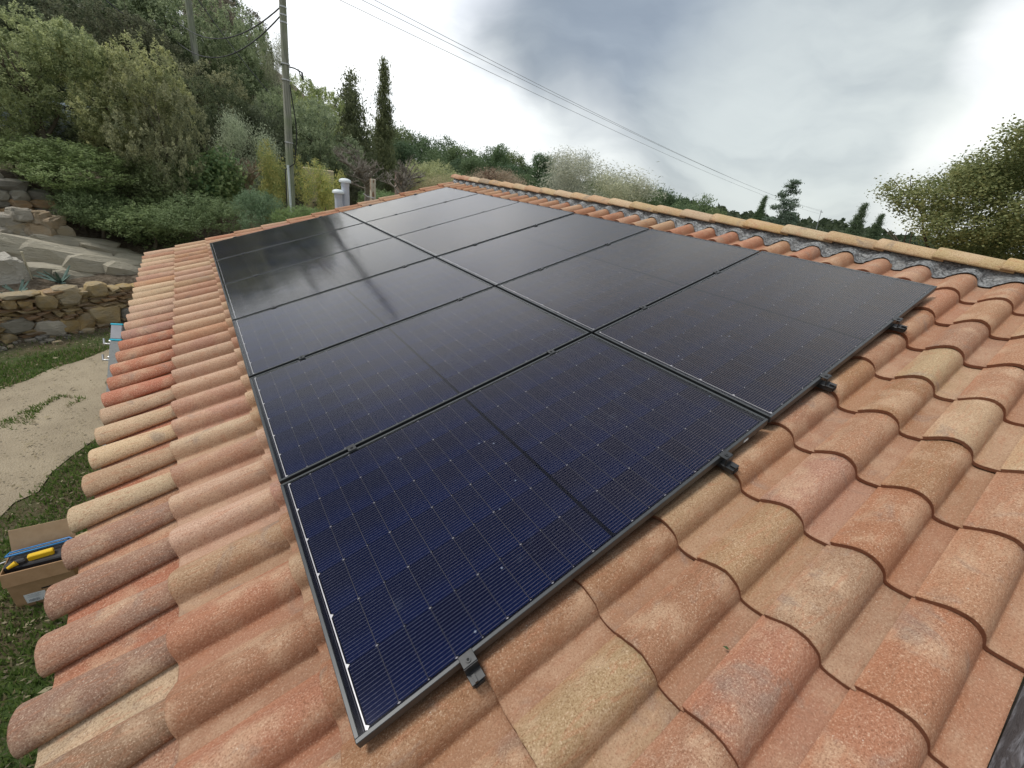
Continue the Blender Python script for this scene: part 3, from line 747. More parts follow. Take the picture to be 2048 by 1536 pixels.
# the large trees and shrubs one can tell apart on the slope
spec = [
 ('holm_oak', 45, -5, 290, 290, 15.4, OAK[0], G1, 'big light green evergreen oak filling the upper left edge of the picture'),
 ('holm_oak', 252, 78, 340, 230, 15.5, OAK[1], G2, 'evergreen oak with pale yellowish tips, second from the left edge'),
 ('holm_oak', 322, 150, 420, 170, 14.5, OAK[2], GB, 'brownish green oak leaning right above the shaded bank'),
 ('holm_oak', 130, -60, 150, 300, 25, OAK[3], GD, 'dark shaded oak at the top left behind the big light one'),
 ('holm_oak', 330, -40, 200, 260, 25, OAK[0], G3, 'green oak crossed by power cables high on the slope'),
 ('holm_oak', 400, 120, 330, 190, 21, OAK[1], GB, 'dull brown green oak in the middle of the slope'),
 ('holm_oak', 440, -60, 150, 150, 30, OAK[2], (.11, .10, .082), 'dark reddish oak touching the sky beside the second pole'),
 ('holm_oak', 500, 40, 290, 170, 25, OAK[3], G3, 'tall olive green oak on the skyline left of the utility pole'),
 ('holm_oak', 548, 60, 230, 60, 24, OLIVE, (.17, .17, .13), 'thin wispy grey shoots rising just left of the utility pole'),
 ('holm_oak', 636, 152, 330, 135, 23, OAK[0], (.15, .17, .085), 'round pale green oak right behind the utility pole'),
 ('holm_oak', 640, 210, 380, 150, 20, OAK[2], GG, 'grey green oak under the round pale one'),
 ('holm_oak', 560, 180, 340, 120, 21, OAK[1], G3, 'oak crown directly left of the pole at mid height'),
 ('shrub', 490, 220, 390, 110, 16.5, OLIVE, (.15, .165, .12), 'thin grey leaved shrub with a pale bare stem below the skyline oaks'),
 ('fig_bush', 430, 300, 420, 110, 14.5, FIG, (.085, .105, .055), 'broad leaved fig bush beside the far corner of the roof'),
 ('shrub', 130, 280, 378, 240, 14.2, BUSH[0], (.10, .125, .055), 'dark green mastic shrub across the foot of the big oak'),
 ('shrub', 20, 262, 362, 180, 14.8, BUSH[1], (.11, .13, .06), 'green shrub at the left edge above the rubble wall'),
 ('shrub', 190, 368, 470, 160, 13.7, BUSH[2], (.085, .108, .055), 'low dark green shrub hanging over the rock slab'),
 ('shrub', 300, 395, 505, 190, 13.6, BUSH[0], (.10, .125, .06), 'low bright green shrub just outside the far left roof corner'),
 ('shrub', 410, 385, 480, 170, 13.0, BUSH[1], (.085, .108, .055), 'dense green shrub touching the far edge of the tiles'),
 ('shrub', 290, 300, 420, 170, 14.6, BUSH[2], (.095, .11, .055), 'olive shrub half hidden under the leaning oak'),
 ('shrub', 515, 380, 470, 110, 12.0, BUSH[0], (.078, .108, .066), 'bluish green rounded shrub against the far roof edge'),
 ('shrub', 610, 410, 470, 110, 11.0, BUSH[1], (.09, .12, .05), 'small green shrub at the foot of the utility pole'),
 ('bamboo', 560, 290, 440, 90, 13.5, BAMB, (.13, .13, .065), 'clump of dry green bamboo behind the utility pole'),
 ('bamboo', 648, 325, 440, 90, 13.5, BAMB, (.19, .19, .09), 'brighter yellow green bamboo clump left of the vent pipes'),
 ('shrub', 868, 318, 420, 140, 19, BUSH[1], (.17, .19, .10), 'rounded pale green shrub left of the ridge end'),
 ('shrub', 900, 345, 420, 120, 17, OLIVE, (.16, .14, .09), 'brownish scrub just behind the end of the ridge'),
 ('shrub', 770, 380, 440, 120, 14, BUSH[2], (.08, .11, .05), 'dark low shrub at the foot of the bare tree'),
 ('shrub', 1000, 335, 400, 120, 22, OLIVE, (.15, .115, .09), 'leafless looking brown scrub behind the ridge tiles'),
]
for i, s in enumerate(spec):
    nm, px, yt, yb, wp, ds, me_, c_, lb = s
    tree(nm, px, yt, yb, wp, ds, me_, c_, lb, {'holm_oak': 'tree', 'shrub': 'shrub', 'fig_bush': 'shrub', 'bamboo': 'bamboo'}[nm], trunk=i % 4)
# the wooded slope behind them
rs_ = random.Random(21)
k = 0
for (px, yt, yb, wp, ds) in [(-40, -80, 120, 230, 22), (60, -90, 80, 220, 30), (200, -90, 60, 220, 34), (250, 20, 200, 200, 21), (360, 60, 240, 160, 23),
                             (150, 120, 300, 200, 20), (440, 170, 330, 150, 18.5), (520, 210, 340, 120, 19), (590, 240, 360, 120, 25), (690, 230, 350, 90, 30),
                             (330, 220, 330, 150, 18), (470, 260, 380, 130, 18), (90, 180, 300, 200, 18.5), (380, 330, 430, 120, 16), (560, 330, 410, 110, 17),
                             (660, 290, 380, 120, 24), (300, -110, 40, 200, 38), (400, -70, 60, 130, 38), (700, 300, 380, 120, 26), (0, 60, 240, 200, 20), (220, 200, 330, 160, 17.5), (620, 370, 430, 90, 18), (700, 350, 410, 110, 20)]:
    tree('holm_oak', px, yt, yb, wp, ds, OAK[k % 4], rs_.choice([(.040, .050, .030), (.055, .065, .042), (.060, .064, .042), (.045, .055, .030)]), 'shaded evergreen oak %s, %s' % ('at the left edge' if px < 100 else 'left of the second pole' if px < 350 else 'between the two poles' if px < 560 else 'just right of the timber pole', 'at the top of the slope' if yt < 0 else 'on the upper slope' if yt < 130 else 'halfway up the slope' if yt < 260 else 'at the foot of the slope'), 'tree', 'shaded oaks filling the left slope', trunk=k % 4); k += 1  # leaf colours darkened to paint shade and depth behind the nearer crowns
# conifers on the skyline
tree('cypress', 768, 112, 420, 120, 30, CYP[0], (.075, .085, .045), 'tall narrow cypress, the taller of the two left of the roof ridge', 'cypress', None, 0)
tree('cypress', 702, 138, 400, 150, 28, CYP[1], (.07, .08, .045), 'broader dark cypress beside the tallest one', 'cypress', None, 1)
tree('cypress', 1519, 388, 470, 50, 45, CYP[0], (.05, .075, .04), 'small pointed cypress left of the ragged conifer', 'cypress', None, 0)
tree('cypress', 1712, 402, 500, 70, 42, CYP[0], (.055, .075, .045), 'left one of the pair of leaning cypresses beyond the ridge', 'cypress', None, 1)
tree('cypress', 1748, 424, 505, 64, 44, CYP[0], (.05, .07, .04), 'right one of the pair of leaning cypresses beyond the ridge', 'cypress', None, 2)
tree('conifer', 1568, 352, 480, 110, 36, CONIF, (.065, .085, .06), 'ragged dark conifer standing above the middle of the ridge', 'conifer', None, 0)
# the pine wood along the skyline
rs_ = random.Random(33)
ORD = ['first', 'second', 'third', 'fourth', 'fifth', 'sixth', 'seventh', 'eighth', 'ninth', 'tenth', 'eleventh', 'twelfth', 'thirteenth', 'fourteenth', 'fifteenth', 'sixteenth', 'seventeenth', 'eighteenth', 'nineteenth', 'twentieth', 'twenty-first', 'twenty-second', 'twenty-third', 'twenty-fourth', 'twenty-fifth', 'twenty-sixth', 'twenty-seventh', 'twenty-eighth', 'twenty-ninth', 'thirtieth', 'thirty-first', 'thirty-second', 'thirty-third', 'thirty-fourth']
def sky(px): return interp(px, (780, 860, 930, 1000, 1045, 1100, 1130, 1270, 1330, 1430, 1500), (246, 272, 290, 303, 312, 322, 350, 372, 382, 424, 440))
PG = 'pines along the skyline'
px = 770; i = 0
while px < 1500:
    w = rs_.uniform(46, 74); t = sky(px) + rs_.uniform(-8, 12); ds = rs_.uniform(48, 66)
    if not (1112 < px < 1180):
        tree('pine_tree', px, t, t + rs_.uniform(85, 110), w * 1.25, ds, PINE[i % 4], rs_.choice([(.065, .085, .04), (.05, .07, .035), (.08, .095, .045)]), '%s dark pine on the skyline counted from the tall cypress rightwards' % ORD[i], 'pine tree', PG, trunk=i % 4)
    px += w * .42; i += 1
for j in range(26):
    px = rs_.uniform(790, 1480); t = sky(px) + rs_.uniform(18, 45)
    tree('pine_tree', px, t, t + 80, 75, rs_.uniform(38, 46), PINE[j % 4], rs_.choice([(.06, .08, .04), (.045, .065, .035)]), 'dark pine standing lower down in front of the skyline row of pines', 'pine tree', 'pines in front of the skyline row', trunk=j % 4)
tree('pine_tree', 1002, 293, 345, 40, 44, PINE[0], (.06, .085, .04), 'small round topped pine standing just above the wood', 'pine tree', None, 0)
tree('pine_tree', 1083, 306, 365, 50, 44, PINE[1], (.055, .08, .04), 'last round pine at the right end of the wood before the olive', 'pine tree', None, 1)
tree('olive_tree', 1180, 305, 440, 230, 15, OLIVE, (.21, .22, .15), 'silvery olive tree with upright shoots behind the ridge', 'olive tree', None, 2, bark=(1.3, 1.3, 1.2))
tree('olive_tree', 1140, 292, 420, 90, 15.6, OLIVE, (.22, .23, .16), 'tall thin shoots at the left top of the olive', 'olive tree', None, 3)
tree('olive_tree', 1235, 340, 440, 130, 14.2, OLIVE, (.19, .21, .13), 'lower right olive hugging the ridge tiles', 'olive tree', None, 3)

# far wooded hills on the right: one mass nobody could count
def far_wood():
    rs = np.random.RandomState(9); n = 26000
    P = []; 
    az = rs.uniform(36, 112, n); r = rs.uniform(150, 330, n) ** 1.0
    topel = np.interp(az, [36, 50, 56, 60, 64, 68, 72, 76, 80, 86, 95, 112], [1.6, 1.5, .9, .5, .5, .75, 1.0, .7, .55, .3, .5, 1.0])
    wob = .18 * np.sin(az * 1.7) + .12 * np.sin(az * 4.3 + 1) + .1 * np.sin(az * 11 + r * .05)
    el = topel + wob - (330 - r) / 180 * 3.2 - rs.exponential(.25, n)
    z = CAM.z + r * np.tan(np.radians(el))
    P = np.stack([CAM.x + r * np.sin(np.radians(az)), CAM.y + r * np.cos(np.radians(az)), z], 1)
    nr = rs.randn(n, 3); nr /= np.linalg.norm(nr, axis=1)[:, None]; a = rs.randn(n, 3); a -= (a * nr).sum(1)[:, None] * nr; a /= np.linalg.norm(a, axis=1)[:, None]
    b = np.cross(nr, a); s = rs.uniform(.8, 2.4, n)[:, None]
    v = np.stack([P - a * s, P + b * s * .7, P + a * s, P - b * s * .7], 1).reshape(-1, 3)
    k = rs.rand(n, 1); t = np.array([[.045, .065, .035]]) * (1 - k) + np.array([[.085, .11, .055]]) * k
    me = npmesh('far_wood', v, 4, [M_LEAF], t); tag(link('far_wood', me), 'distant dark green wood covering the low hills on the right', 'wood', kind='stuff')
    # the hill beneath it
    vs = []; fs = []; A = list(np.arange(30, 120, 2.0)); Rr = [120, 150, 200, 250, 300, 340, 420]
    for r_ in Rr:
        for a_ in A:
            te = float(np.interp(a_, [36, 50, 56, 60, 64, 68, 72, 76, 80, 86, 95, 112], [1.6, 1.5, .9, .5, .5, .75, 1.0, .7, .55, .3, .5, 1.0])) - .5
            e_ = te - max(0, 330 - r_) / 180 * 3.2; z_ = CAM.z + r_ * math.tan(R(e_)) if r_ > 120 else -12
            if r_ > 400: z_ = -12
            vs.append((CAM.x + r_ * math.sin(R(a_)), CAM.y + r_ * math.cos(R(a_)), z_))
    n_ = len(A)
    for i in range(len(Rr) - 1):
        for j in range(n_ - 1): fs.append((i * n_ + j + 1, i * n_ + j, (i + 1) * n_ + j, (i + 1) * n_ + j + 1)[::-1])
    hm = Mat('wooded_hill', .95); hv = hm.coord(rnd=False); hm.color(hm.mix(hm.rng(hm.noise(hv, .2, 6, .7), .35, .65), (.035, .05, .028), (.075, .095, .05)))
    tag(link('hills', mesh('hills', vs, fs, [hm.m], sm=True)), kind='structure')
far_wood()

# the deciduous tree at the right edge
def big_right_tree():
    c = at(2000, 400, 10.5); g = gz(c.x, c.y)
    rt = root('lime_tree', (c.x, c.y, g), 'loose yellow green tree with sky showing through at the right edge', 'tree')
    rs = random.Random(12); tips = []; mb = MB()
    base = Vector((c.x, c.y, g)); top_z = at(2048, 215, 10.5).z
    H = top_z - g
    def grow(p, d, L, r, lv):
        q = [p]; n = 4
        for i in range(n):
            q.append(q[-1] + d * L / n); d = (d + Vector((rs.uniform(-.16, .16), rs.uniform(-.16, .16), rs.uniform(-.02, .1)))).normalized()
        mb.tube([x for x in q], [r * (1 - i / (n + 1.3)) for i in range(n + 1)], 6 if lv < 2 else 4, cap=False)
        if lv == 4: tips.append((q[-1], d)); tips.append((q[2], d)); return
        for i in range(4 if lv < 3 else 3):
            j = rs.randint(1, n); a = rs.uniform(0, 6.28); sp = rs.uniform(.5, 1.0)
            e = (d + Vector((math.cos(a) * sp, math.sin(a) * sp, rs.uniform(-.2, .35)))).normalized()
            grow(q[j], e, L * rs.uniform(.55, .78), r * .52, lv + 1)
        tips.append((q[-1], d))
    grow(base, Vector((0, 0, 1)), H * .38, .13, 1)
    o = link('branches', mb.mesh('branches', [M_BARK]), rt); o.color = (.8, .8, .8, 1)
    rr = np.random.RandomState(4); L = []
    for i in range(90):
        q = rr.randn(3); q /= np.linalg.norm(q); q *= rr.uniform(.1, 1) ** .5 * .42; r = rr.uniform(.045, .095)
        L.append((q[0], q[1], q[2], r, r, r * .8))
    cm = crown('crown', L, 110000, .0050, 41, 16, .36, 1.4, tints=((.12, .155, .06), (.36, .38, .17)), wexp=.5)
    w = 4.1; cc = at(2085, 420, 10.5)
    o = link('crown', cm, rt, T(cc) @ Matrix.Rotation(1, 4, 'Z') @ Matrix.Diagonal((w, w, (top_z - cc.z) * 2.15, 1))); o.color = (1.1, 1.1, 1.1, 1)
big_right_tree()
tree('shrub', 1915, 505, 560, 70, 9.5, FIG, (.24, .17, .07), 'yellow autumn shrub peeping over the ridge under the lime tree', 'shrub', None, 1)

# leafless trees
def bare_tree(px, ytop, ybot, wpx, dist, seed, label, colr=(1.75, 1.9, 2.15), depth=5):
    a = at(px, ytop, dist); b = at(px, ybot, dist); g = min(gz(a.x, a.y), b.z)
    h = a.z - b.z; rt = root('bare_tree', (b.x, b.y, g), label, 'tree'); rs = random.Random(seed); mb = MB()
    w = wpx / F_PX * (a - CAM).dot(RZ)
    def grow(p, d, L, r, lv):
        q = [p]; n = 3
        for i in range(n):
            q.append(q[-1] + d * L / n); d = (d + Vector((rs.uniform(-.2, .2), rs.uniform(-.2, .2), rs.uniform(-.04, .14)))).normalized()
        mb.tube(q, [r * (1 - i / (n + 1.6)) for i in range(n + 1)], 5 if lv < 2 else 3, cap=False)
        if lv >= depth: return
        for i in range(3 if lv else 6):
            j = rs.randint(1, n); an = rs.uniform(0, 6.28); sp = rs.uniform(.4, .95)
            e = (d + Vector((math.cos(an) * sp * (w / h), math.sin(an) * sp * (w / h), rs.uniform(-.25, .3)))).normalized()
            grow(q[j], e, L * rs.uniform(.6, .82), r * .62, lv + 1)
    grow(Vector((b.x, b.y, b.z)), Vector((0, 0, 1)), h * .36, .075, 0)
    mb.tube([(b.x, b.y, g - .05), (b.x, b.y, b.z)], [.07, .055], 6)
    o = link('branches', mb.mesh('branches', [M_BARK]), rt); o.color = (*colr, 1)
bare_tree(735, 245, 405, 210, 11.5, 3, 'leafless grey fruit tree behind the vent pipes')
bare_tree(805, 290, 410, 150, 12.0, 5, 'smaller leafless tree right of the grey fruit tree')
bare_tree(985, 325, 385, 120, 22, 8, 'reddish brown leafless bush behind the ridge', (1.5, 1.1, 1.0))
bare_tree(497, 300, 400, 60, 14.5, 9, 'pale bare sapling in front of the shaded slope', (2.2, 2.1, 2.0), 4)

# ------------------------------------------------------------------ utility poles and cables
def pole(px0, y0, px1, y1, dist, r0, r1, label, fittings=True):
    a = at(px0, y0, dist); b = at(px1, y1, dist); d = (b - a).normalized()
    g = gz(a.x, a.y) - .3; foot = a + d * ((g - a.z) / d.z); top = b + d * 1.2
    rt = root('utility_pole', foot, label, 'utility pole')
    mb = MB(); n = 9; mb.tube([foot + (top - foot) * (i / n) for i in range(n + 1)], [r0 + (r1 - r0) * i / n for i in range(n + 1)], 14)
    link('shaft', mb.mesh('shaft', [M_POLE]), rt)
    return rt, foot, top, d
rt, foot, ptop, pd = pole(584, 432, 565, 0, 12.4, .098, .062, 'round weathered timber utility pole with hanging black cable')
def along(y): 
    a = at(584 - 19 * (432 - y) / 432, y, 12.4); return a
side = Vector((1, 0, 0))
for y in (30, 45, 128, 160, 285, 14):
    p = along(y); mb = MB(); mb.tube([p - pd * .012, p + pd * .012], .092 if y > 100 else .074, 14)
    link('band', mb.mesh('band', [M_STEEL]), rt)
p = along(132); mb = MB(); mb.tube([p - side * .10, p + side * .18, p + side * .34 + Vector((0, 0, -.05))], .014, 6); mb.tube([p + side * .33 + Vector((0, 0, -.05)), p + side * .33 + Vector((0, 0, -.17))], .02, 6)
mb.tube([p + side * .25, p + side * .30 + Vector((0, 0, -.12))], .012, 6); link('bracket', mb.mesh('bracket', [M_BLACKM]), rt)
mb = MB(); pts = [along(y) + side * (.10 + .05 * math.sin(y * .03)) - Vector((0, .12, 0)) for y in range(170, 330, 12)] + [along(y) - side * .12 - Vector((0, .13, 0)) for y in range(340, 431, 15)]
mb.tube(pts, .013, 6); link('down_cable', mb.mesh('down_cable', [m_simple('black_cable', (.012, .012, .012), (.02, .02, .02), 10, .6, 0, 0)]), rt)
pole(384, 60, 376, 0, 22, .11, .10, 'pale second utility pole among the trees at the top left')
M_CABLE = m_simple('cable_sheath', (.05, .05, .055), (.08, .08, .085), 10, .6, 0, 0)
M_WIRE = m_simple('power_wire', (.34, .35, .36), (.42, .43, .44), 10, .5, 0, 0)
def cable(a, b, sag, r, label, group=None, mat=None, name='cable'):
    mb = MB(); n = 24
    mb.tube([a.lerp(b, i / n) - Vector((0, 0, sag * 4 * (i / n) * (1 - i / n))) for i in range(n + 1)], r, 5)
    tag(link(name, mb.mesh(name, [mat or M_CABLE])), label, 'cable', group)
cable(along(10), at(330, 20, 24), .7, .014, 'upper drooping cable running left from the top of the utility pole')
cable(along(26), at(330, 60, 24), .8, .014, 'lower drooping cable running left from the top of the utility pole')
cable(at(383, -20, 22), at(600, 250, 22), .25, .016, 'dark service cable slanting down through the oak crowns')
cable(at(200, -10, 22), at(350, 60, 23), .3, .02, 'pale bare cable crossing the oaks at the top left')
far = [at(1643, 421, 150), at(1646, 424, 150), at(1640, 428, 150)]
near = [at(735 - 60, -14, 30), at(700 - 60, -14, 30), at(640 - 45, -24, 30)]
near = [at(730, -10, 30), at(700, -12, 30), at(655, -12, 30)]
cable(near[0], far[0], 1.2, .015, 'uppermost of the three power lines crossing the cloudy sky', mat=M_WIRE)
cable(near[1], far[1], 1.0, .015, 'middle one of the three power lines crossing the cloudy sky', mat=M_WIRE)
cable(near[2], far[2], 1.0, .015, 'lowest of the three power lines crossing the cloudy sky', mat=M_WIRE)
p = at(1643, 445, 150); mb = MB(); mb.tube([p - Vector((0, 0, 6)), at(1643, 420, 150)], .07, 6); mb.box(at(1643, 424, 150), (1.2, .2, .15))
tag(link('distant_mast', mb.mesh('distant_mast', [M_WIRE])), 'tiny mast on the far hill where the power lines end', 'mast')

# vent pipes beyond the far roof edge
def vent(px, ytop, ybot, dist, r, label):
    a = at(px, ytop, dist); b = at(px, ybot, dist); g = gz(a.x, a.y)
    rt = root('vent_pipe', (b.x, b.y, g), label, 'vent pipe')
    mb = MB(); mb.tube([(b.x, b.y, g), (b.x, b.y, a.z - r * .6)], r, 20, cap=False); mb.tube([(b.x, b.y, a.z - r * 1.9), (b.x, b.y, a.z - r * .9)], r * 1.07, 20)
    link('pipe', mb.mesh('pipe', [M_PVC]), rt)
    mb = MB(); z = a.z - r * 1.0; mb.tube([(b.x, b.y, z), (b.x, b.y, z + r * .35), (b.x, b.y, z + r * .7), (b.x, b.y, z + r * .95), (b.x, b.y, z + r * 1.02)], [r * 1.5, r * 1.55, r * 1.35, r * .8, r * .15], 20)
    link('cap', mb.mesh('cap', [M_CAP]), rt)
vent(692, 357, 418, 8.6, .066, 'taller grey vent pipe with mushroom cap beyond the far roof edge')
vent(678, 379, 420, 8.5, .064, 'shorter grey vent pipe with mushroom cap beside the taller one')
# bits of the neighbouring plot
def slabwall(name, x0, x1, yt, yb, dist, mat, label, cat, thick=.25, kind=None):
    a = at(x0, (yt + yb) / 2, dist); b = at(x1, (yt + yb) / 2, dist); zt = at((x0 + x1) / 2, yt, dist).z; g = min(gz(a.x, a.y), gz(b.x, b.y)) - .2
    c = (a + b) / 2; mb = MB(); ang = math.atan2(b.y - a.y, b.x - a.x)
    mb.box((0, 0, (zt - g) / 2), ((b - a).length, thick, zt - g), 0, None, .02)
    return tag(link(name, mb.mesh(name, [mat]), None, T((c.x, c.y, g)) @ Matrix.Rotation(ang, 4, 'Z')), label, cat)
slabwall('garden_wall', 608, 668, 338, 400, 17.5, m_simple('sandy_render', (.50, .42, .27), (.58, .49, .32), 12), 'sandy yellow rendered wall half hidden by the bamboo', 'wall')
slabwall('garden_wall', 790, 850, 348, 400, 20, m_simple('pinkish_rubble', (.42, .27, .22), (.55, .42, .36), 5, bump=.9, bd=.05), 'pinkish rubble wall seen through the bare branches', 'wall')
slabwall('garden_wall', 350, 470, 330, 372, 17.0, m_simple('reddish_rubble', (.30, .20, .16), (.38, .29, .24), 5, bump=.9, bd=.05), 'low reddish wall deep in the shade below the oaks', 'wall')
p = at(746, 402, 10.2); t_ = at(745, 358, 10.2); mb = MB(); mb.box((0, 0, (t_.z + 2.5) / 2), (.10, .10, t_.z + 2.5), 0, None, .006)
m = Mat('flaking_white_post', .9); vv = m.coord(scale=(1, 1, .4)); m.color(m.mix(m.rng(m.noise(vv, 22, 5), .5, .6), (.52, .47, .38), (.22, .12, .07)))
rt = root('fence_post', (p.x, p.y, GZ), 'weathered white post with flaking paint right of the vent pipes', 'post')
link('post', mb.mesh('post', [m.m]), rt, T((p.x, p.y, GZ)))
mb = MB(); z_ = at(738, 395, 10.2).z; mb.tube([(p.x, p.y - .06, z_), (p.x - .15, p.y - .07, z_ + .02), (p.x - .22, p.y - .07, z_ + .07)], .014, 6)
link('hook', mb.mesh('hook', [M_STEEL]), rt)
p = at(579, 440, 11.6); t_ = at(576, 330, 11.6); mb = MB(); mb.tube([(p.x, p.y, GZ), (t_.x, t_.y, t_.z)], .022, 8)
tag(link('thin_white_pole', mb.mesh('thin_white_pole', [M_CAP])), 'thin white pole standing directly in front of the timber utility pole', 'pole')

# upper lane and a car behind the oaks
def lane():
    a = [WP + WD * t + WN * 6.9 for t in (-9, -4, 0, 4, 8)]; b = [WP + WD * t + WN * 9.6 for t in (-9, -4, 0, 4, 8)]
    m = m_simple('asphalt_lane', (.10, .10, .105), (.15, .15, .155), 20, .8, 0, .3)
    strip('upper_lane', [(p.x, p.y) for p in a], [(p.x, p.y) for p in b], lambda x, y: gz(x, y) + .06, m, 30, 0)
lane()
def car():
    p = at(125, 278, 19.0); g = gz(p.x, p.y) + .05; yaw = math.atan2(WD.y, WD.x)
    M_ = T((p.x, p.y, g)) @ Matrix.Rotation(yaw, 4, 'Z'); rt = tag(link('parked_car', None, None, M_), 'pale blue grey car glimpsed through the oak branches at the upper left', 'car')
    prof = [(-2.05, .35), (-2.08, .75), (-1.9, .92), (-1.35, .98), (-.85, 1.42), (.75, 1.45), (1.45, .98), (1.95, .85), (2.08, .6), (2.05, .32)]
    vs = [(x, -.82, z) for x, z in prof] + [(x, .82, z) for x, z in prof]; n = len(prof)
    for i, (x, z) in enumerate(prof):
        if z > 1.2: vs[i] = (x, -.66, z); vs[n + i] = (x, .66, z)
    fs = [tuple(range(n)), tuple(range(2 * n - 1, n - 1, -1))] + [(i, n + i, n + (i + 1) % n, (i + 1) % n)[::-1] for i in range(n)]
    link('body', mesh('body', vs, fs, [m_simple('car_paint', (.45, .52, .55), (.5, .56, .6), 3, .3, 0, 0)]), rt, M_)
    for s in (-1, 1):
        mb = MB(); mb.add([(-1.15, s * .80, 1.0), (1.2, s * .80, 1.0), (.68, s * .69, 1.38), (-.8, s * .69, 1.36)], [(0, 1, 2, 3) if s < 0 else (3, 2, 1, 0)])
        link('side_window', mb.mesh('side_window', [M_DARK]), rt, M_)
    for x in (-1.3, 1.3):
        for s in (-1, 1):
            mb = MB(); mb.tube([(x, s * .62, .32), (x, s * .84, .32)], .32, 18); w = link('wheel', mb.mesh('wheel', [M_DARK]), rt, M_)
            mb = MB(); mb.tube([(x, s * .83, .32), (x, s * .855, .32)], .19, 12); link('rim', mb.mesh('rim', [M_STEEL]), w, M_)
car()

# ------------------------------------------------------------------ the house and its roof
HX0, HX1 = roof(-.55, 0, 0).x, roof(4.17, 0, 0).x
V0, V1 = -.85, 7.165
house = root('tiled_house', (1.5, 3.2, GZ), 'low house with an orange clay tile roof that carries the solar panels', 'house')
RIDGE = roof(4.17, 0, -.02)
# walls: a gabled body; the far slope of the roof falls away beyond the ridge
x0, x1, xr = HX0, HX1 * 2 - HX0, RIDGE.x; y0, y1 = V0 + .12, V1 - .12
def under(x): return roof(0, 0, -.24).z + (x - roof(0, 0, -.24).x) * math.tan(PITCH) if x <= xr else roof(0, 0, -.24).z + (2 * xr - x - roof(0, 0, -.24).x) * math.tan(PITCH)
vs = []
for y in (y0, y1):
    vs += [(x0, y, GZ), (x1, y, GZ), (x1, y, under(x1)), (xr, y, under(xr)), (x0, y, under(x0))]
fs = [(0, 1, 2, 3, 4), (9, 8, 7, 6, 5), (0, 4, 9, 5), (1, 6, 7, 2)]
link('wall', mesh('wall', vs, fs, [M_WALL]), house)
mb = MB(); mb.box((1.67, (V0 + V1) / 2, -.185), (4.9, V1 - V0 - .03, .03)); link('roof_boarding', mb.mesh('roof_boarding', [M_DECK]), house, MROOF)
# the far slope: a plain tiled plane of its own beyond the ridge
vs = []; fs = []; cols = 35
for i in range(cols * 6 + 1):
    y = V0 + (V1 - V0) * i / (cols * 6); ph = (i % 6) / 6; z = .04 * max(0, math.sin(ph * 2 * math.pi))
    a = roof(4.17, y, -.13 + z); b = Vector((2 * RIDGE.x + .8, y, roof(-.8, 0, -.13).z + z)); vs += [a, b]
for i in range(cols * 6): fs.append((2 * i, 2 * i + 2, 2 * i + 3, 2 * i + 1)[::-1])
o = link('rear_slope', mesh('rear_slope', vs, fs, [M_TILE]), house); o.color = (.45, .27, .17, 1); o['kind'] = 'stuff'

PV, PU = .229, .3775            # tile pitch across and up the slope
THK = .0165
PROF = [(0, .0185), (.006, .0225), (.016, .0290), (.030, .0400), (.046, .0512), (.062, .0600), (.079, .0658), (.095, .0680), (.111, .0662), (.125, .0605),
        (.137, .0512), (.147, .0385), (.1540, .0235), (.1585, .0100), (.1610, .0025), (.167, -.0012), (.180, -.0020), (.195, -.0004), (.212, .0035), (.226, .0065), (.238, .0085)]
def tile_mesh(seed):
    rs = random.Random(seed); n = len(PROF); us = [0, .006, .14, .28, .43]; vs = []; fs = []; fm = []
    nrm = []
    for i in range(n):
        a = PROF[max(i - 1, 0)]; b = PROF[min(i + 1, n - 1)]; t = Vector((b[0] - a[0], b[1] - a[1])).normalized(); nrm.append(Vector((-t.y, t.x)))
    for layer in (0, 1):
        for u in us:
            for i, (x, z) in enumerate(PROF):
                off = (THK if layer else 0) + (.0022 if u == 0 and not layer else 0); w = .0012 * noise.noise(Vector((x * 22, u * 9, seed)))
                q = Vector((x, z)) - nrm[i] * off
                vs.append((u + (.0025 * noise.noise(Vector((x * 35, seed * 3.1, 0))) if u == 0 else 0), -q.x, q.y + w - .0200 * u / PU))
    m_ = len(us); top = lambda j, i: j * n + i; bot = lambda j, i: m_ * n + j * n + i
    for j in range(m_ - 1):
        for i in range(n - 1):
            fs.append((top(j, i), top(j, i + 1), top(j + 1, i + 1), top(j + 1, i))[::-1]); fm.append(0)
            if j in (0, 1): pass
    # underside only near the lip, the lip itself and both long edges
    for i in range(n - 1):
        fs.append((top(0, i), top(0, i + 1), bot(0, i + 1), bot(0, i))); fm.append(1)
        fs.append((bot(0, i), bot(0, i + 1), bot(4, i + 1), bot(4, i))); fm.append(1)
    for j in range(m_ - 1):
        fs.append((top(j, 0), bot(j, 0), bot(j + 1, 0), top(j + 1, 0))[::-1]); fm.append(1)
        fs.append((top(j, n - 1), bot(j, n - 1), bot(j + 1, n - 1), top(j + 1, n - 1))); fm.append(1)
    me = mesh('roof_tile', vs, fs, [M_TILE, M_EDGE], fm); me.validate()
    me.polygons.foreach_set('use_smooth', [q == 0 for q in fm]); me.update(); return me
TILES = [tile_mesh(i) for i in range(5)]
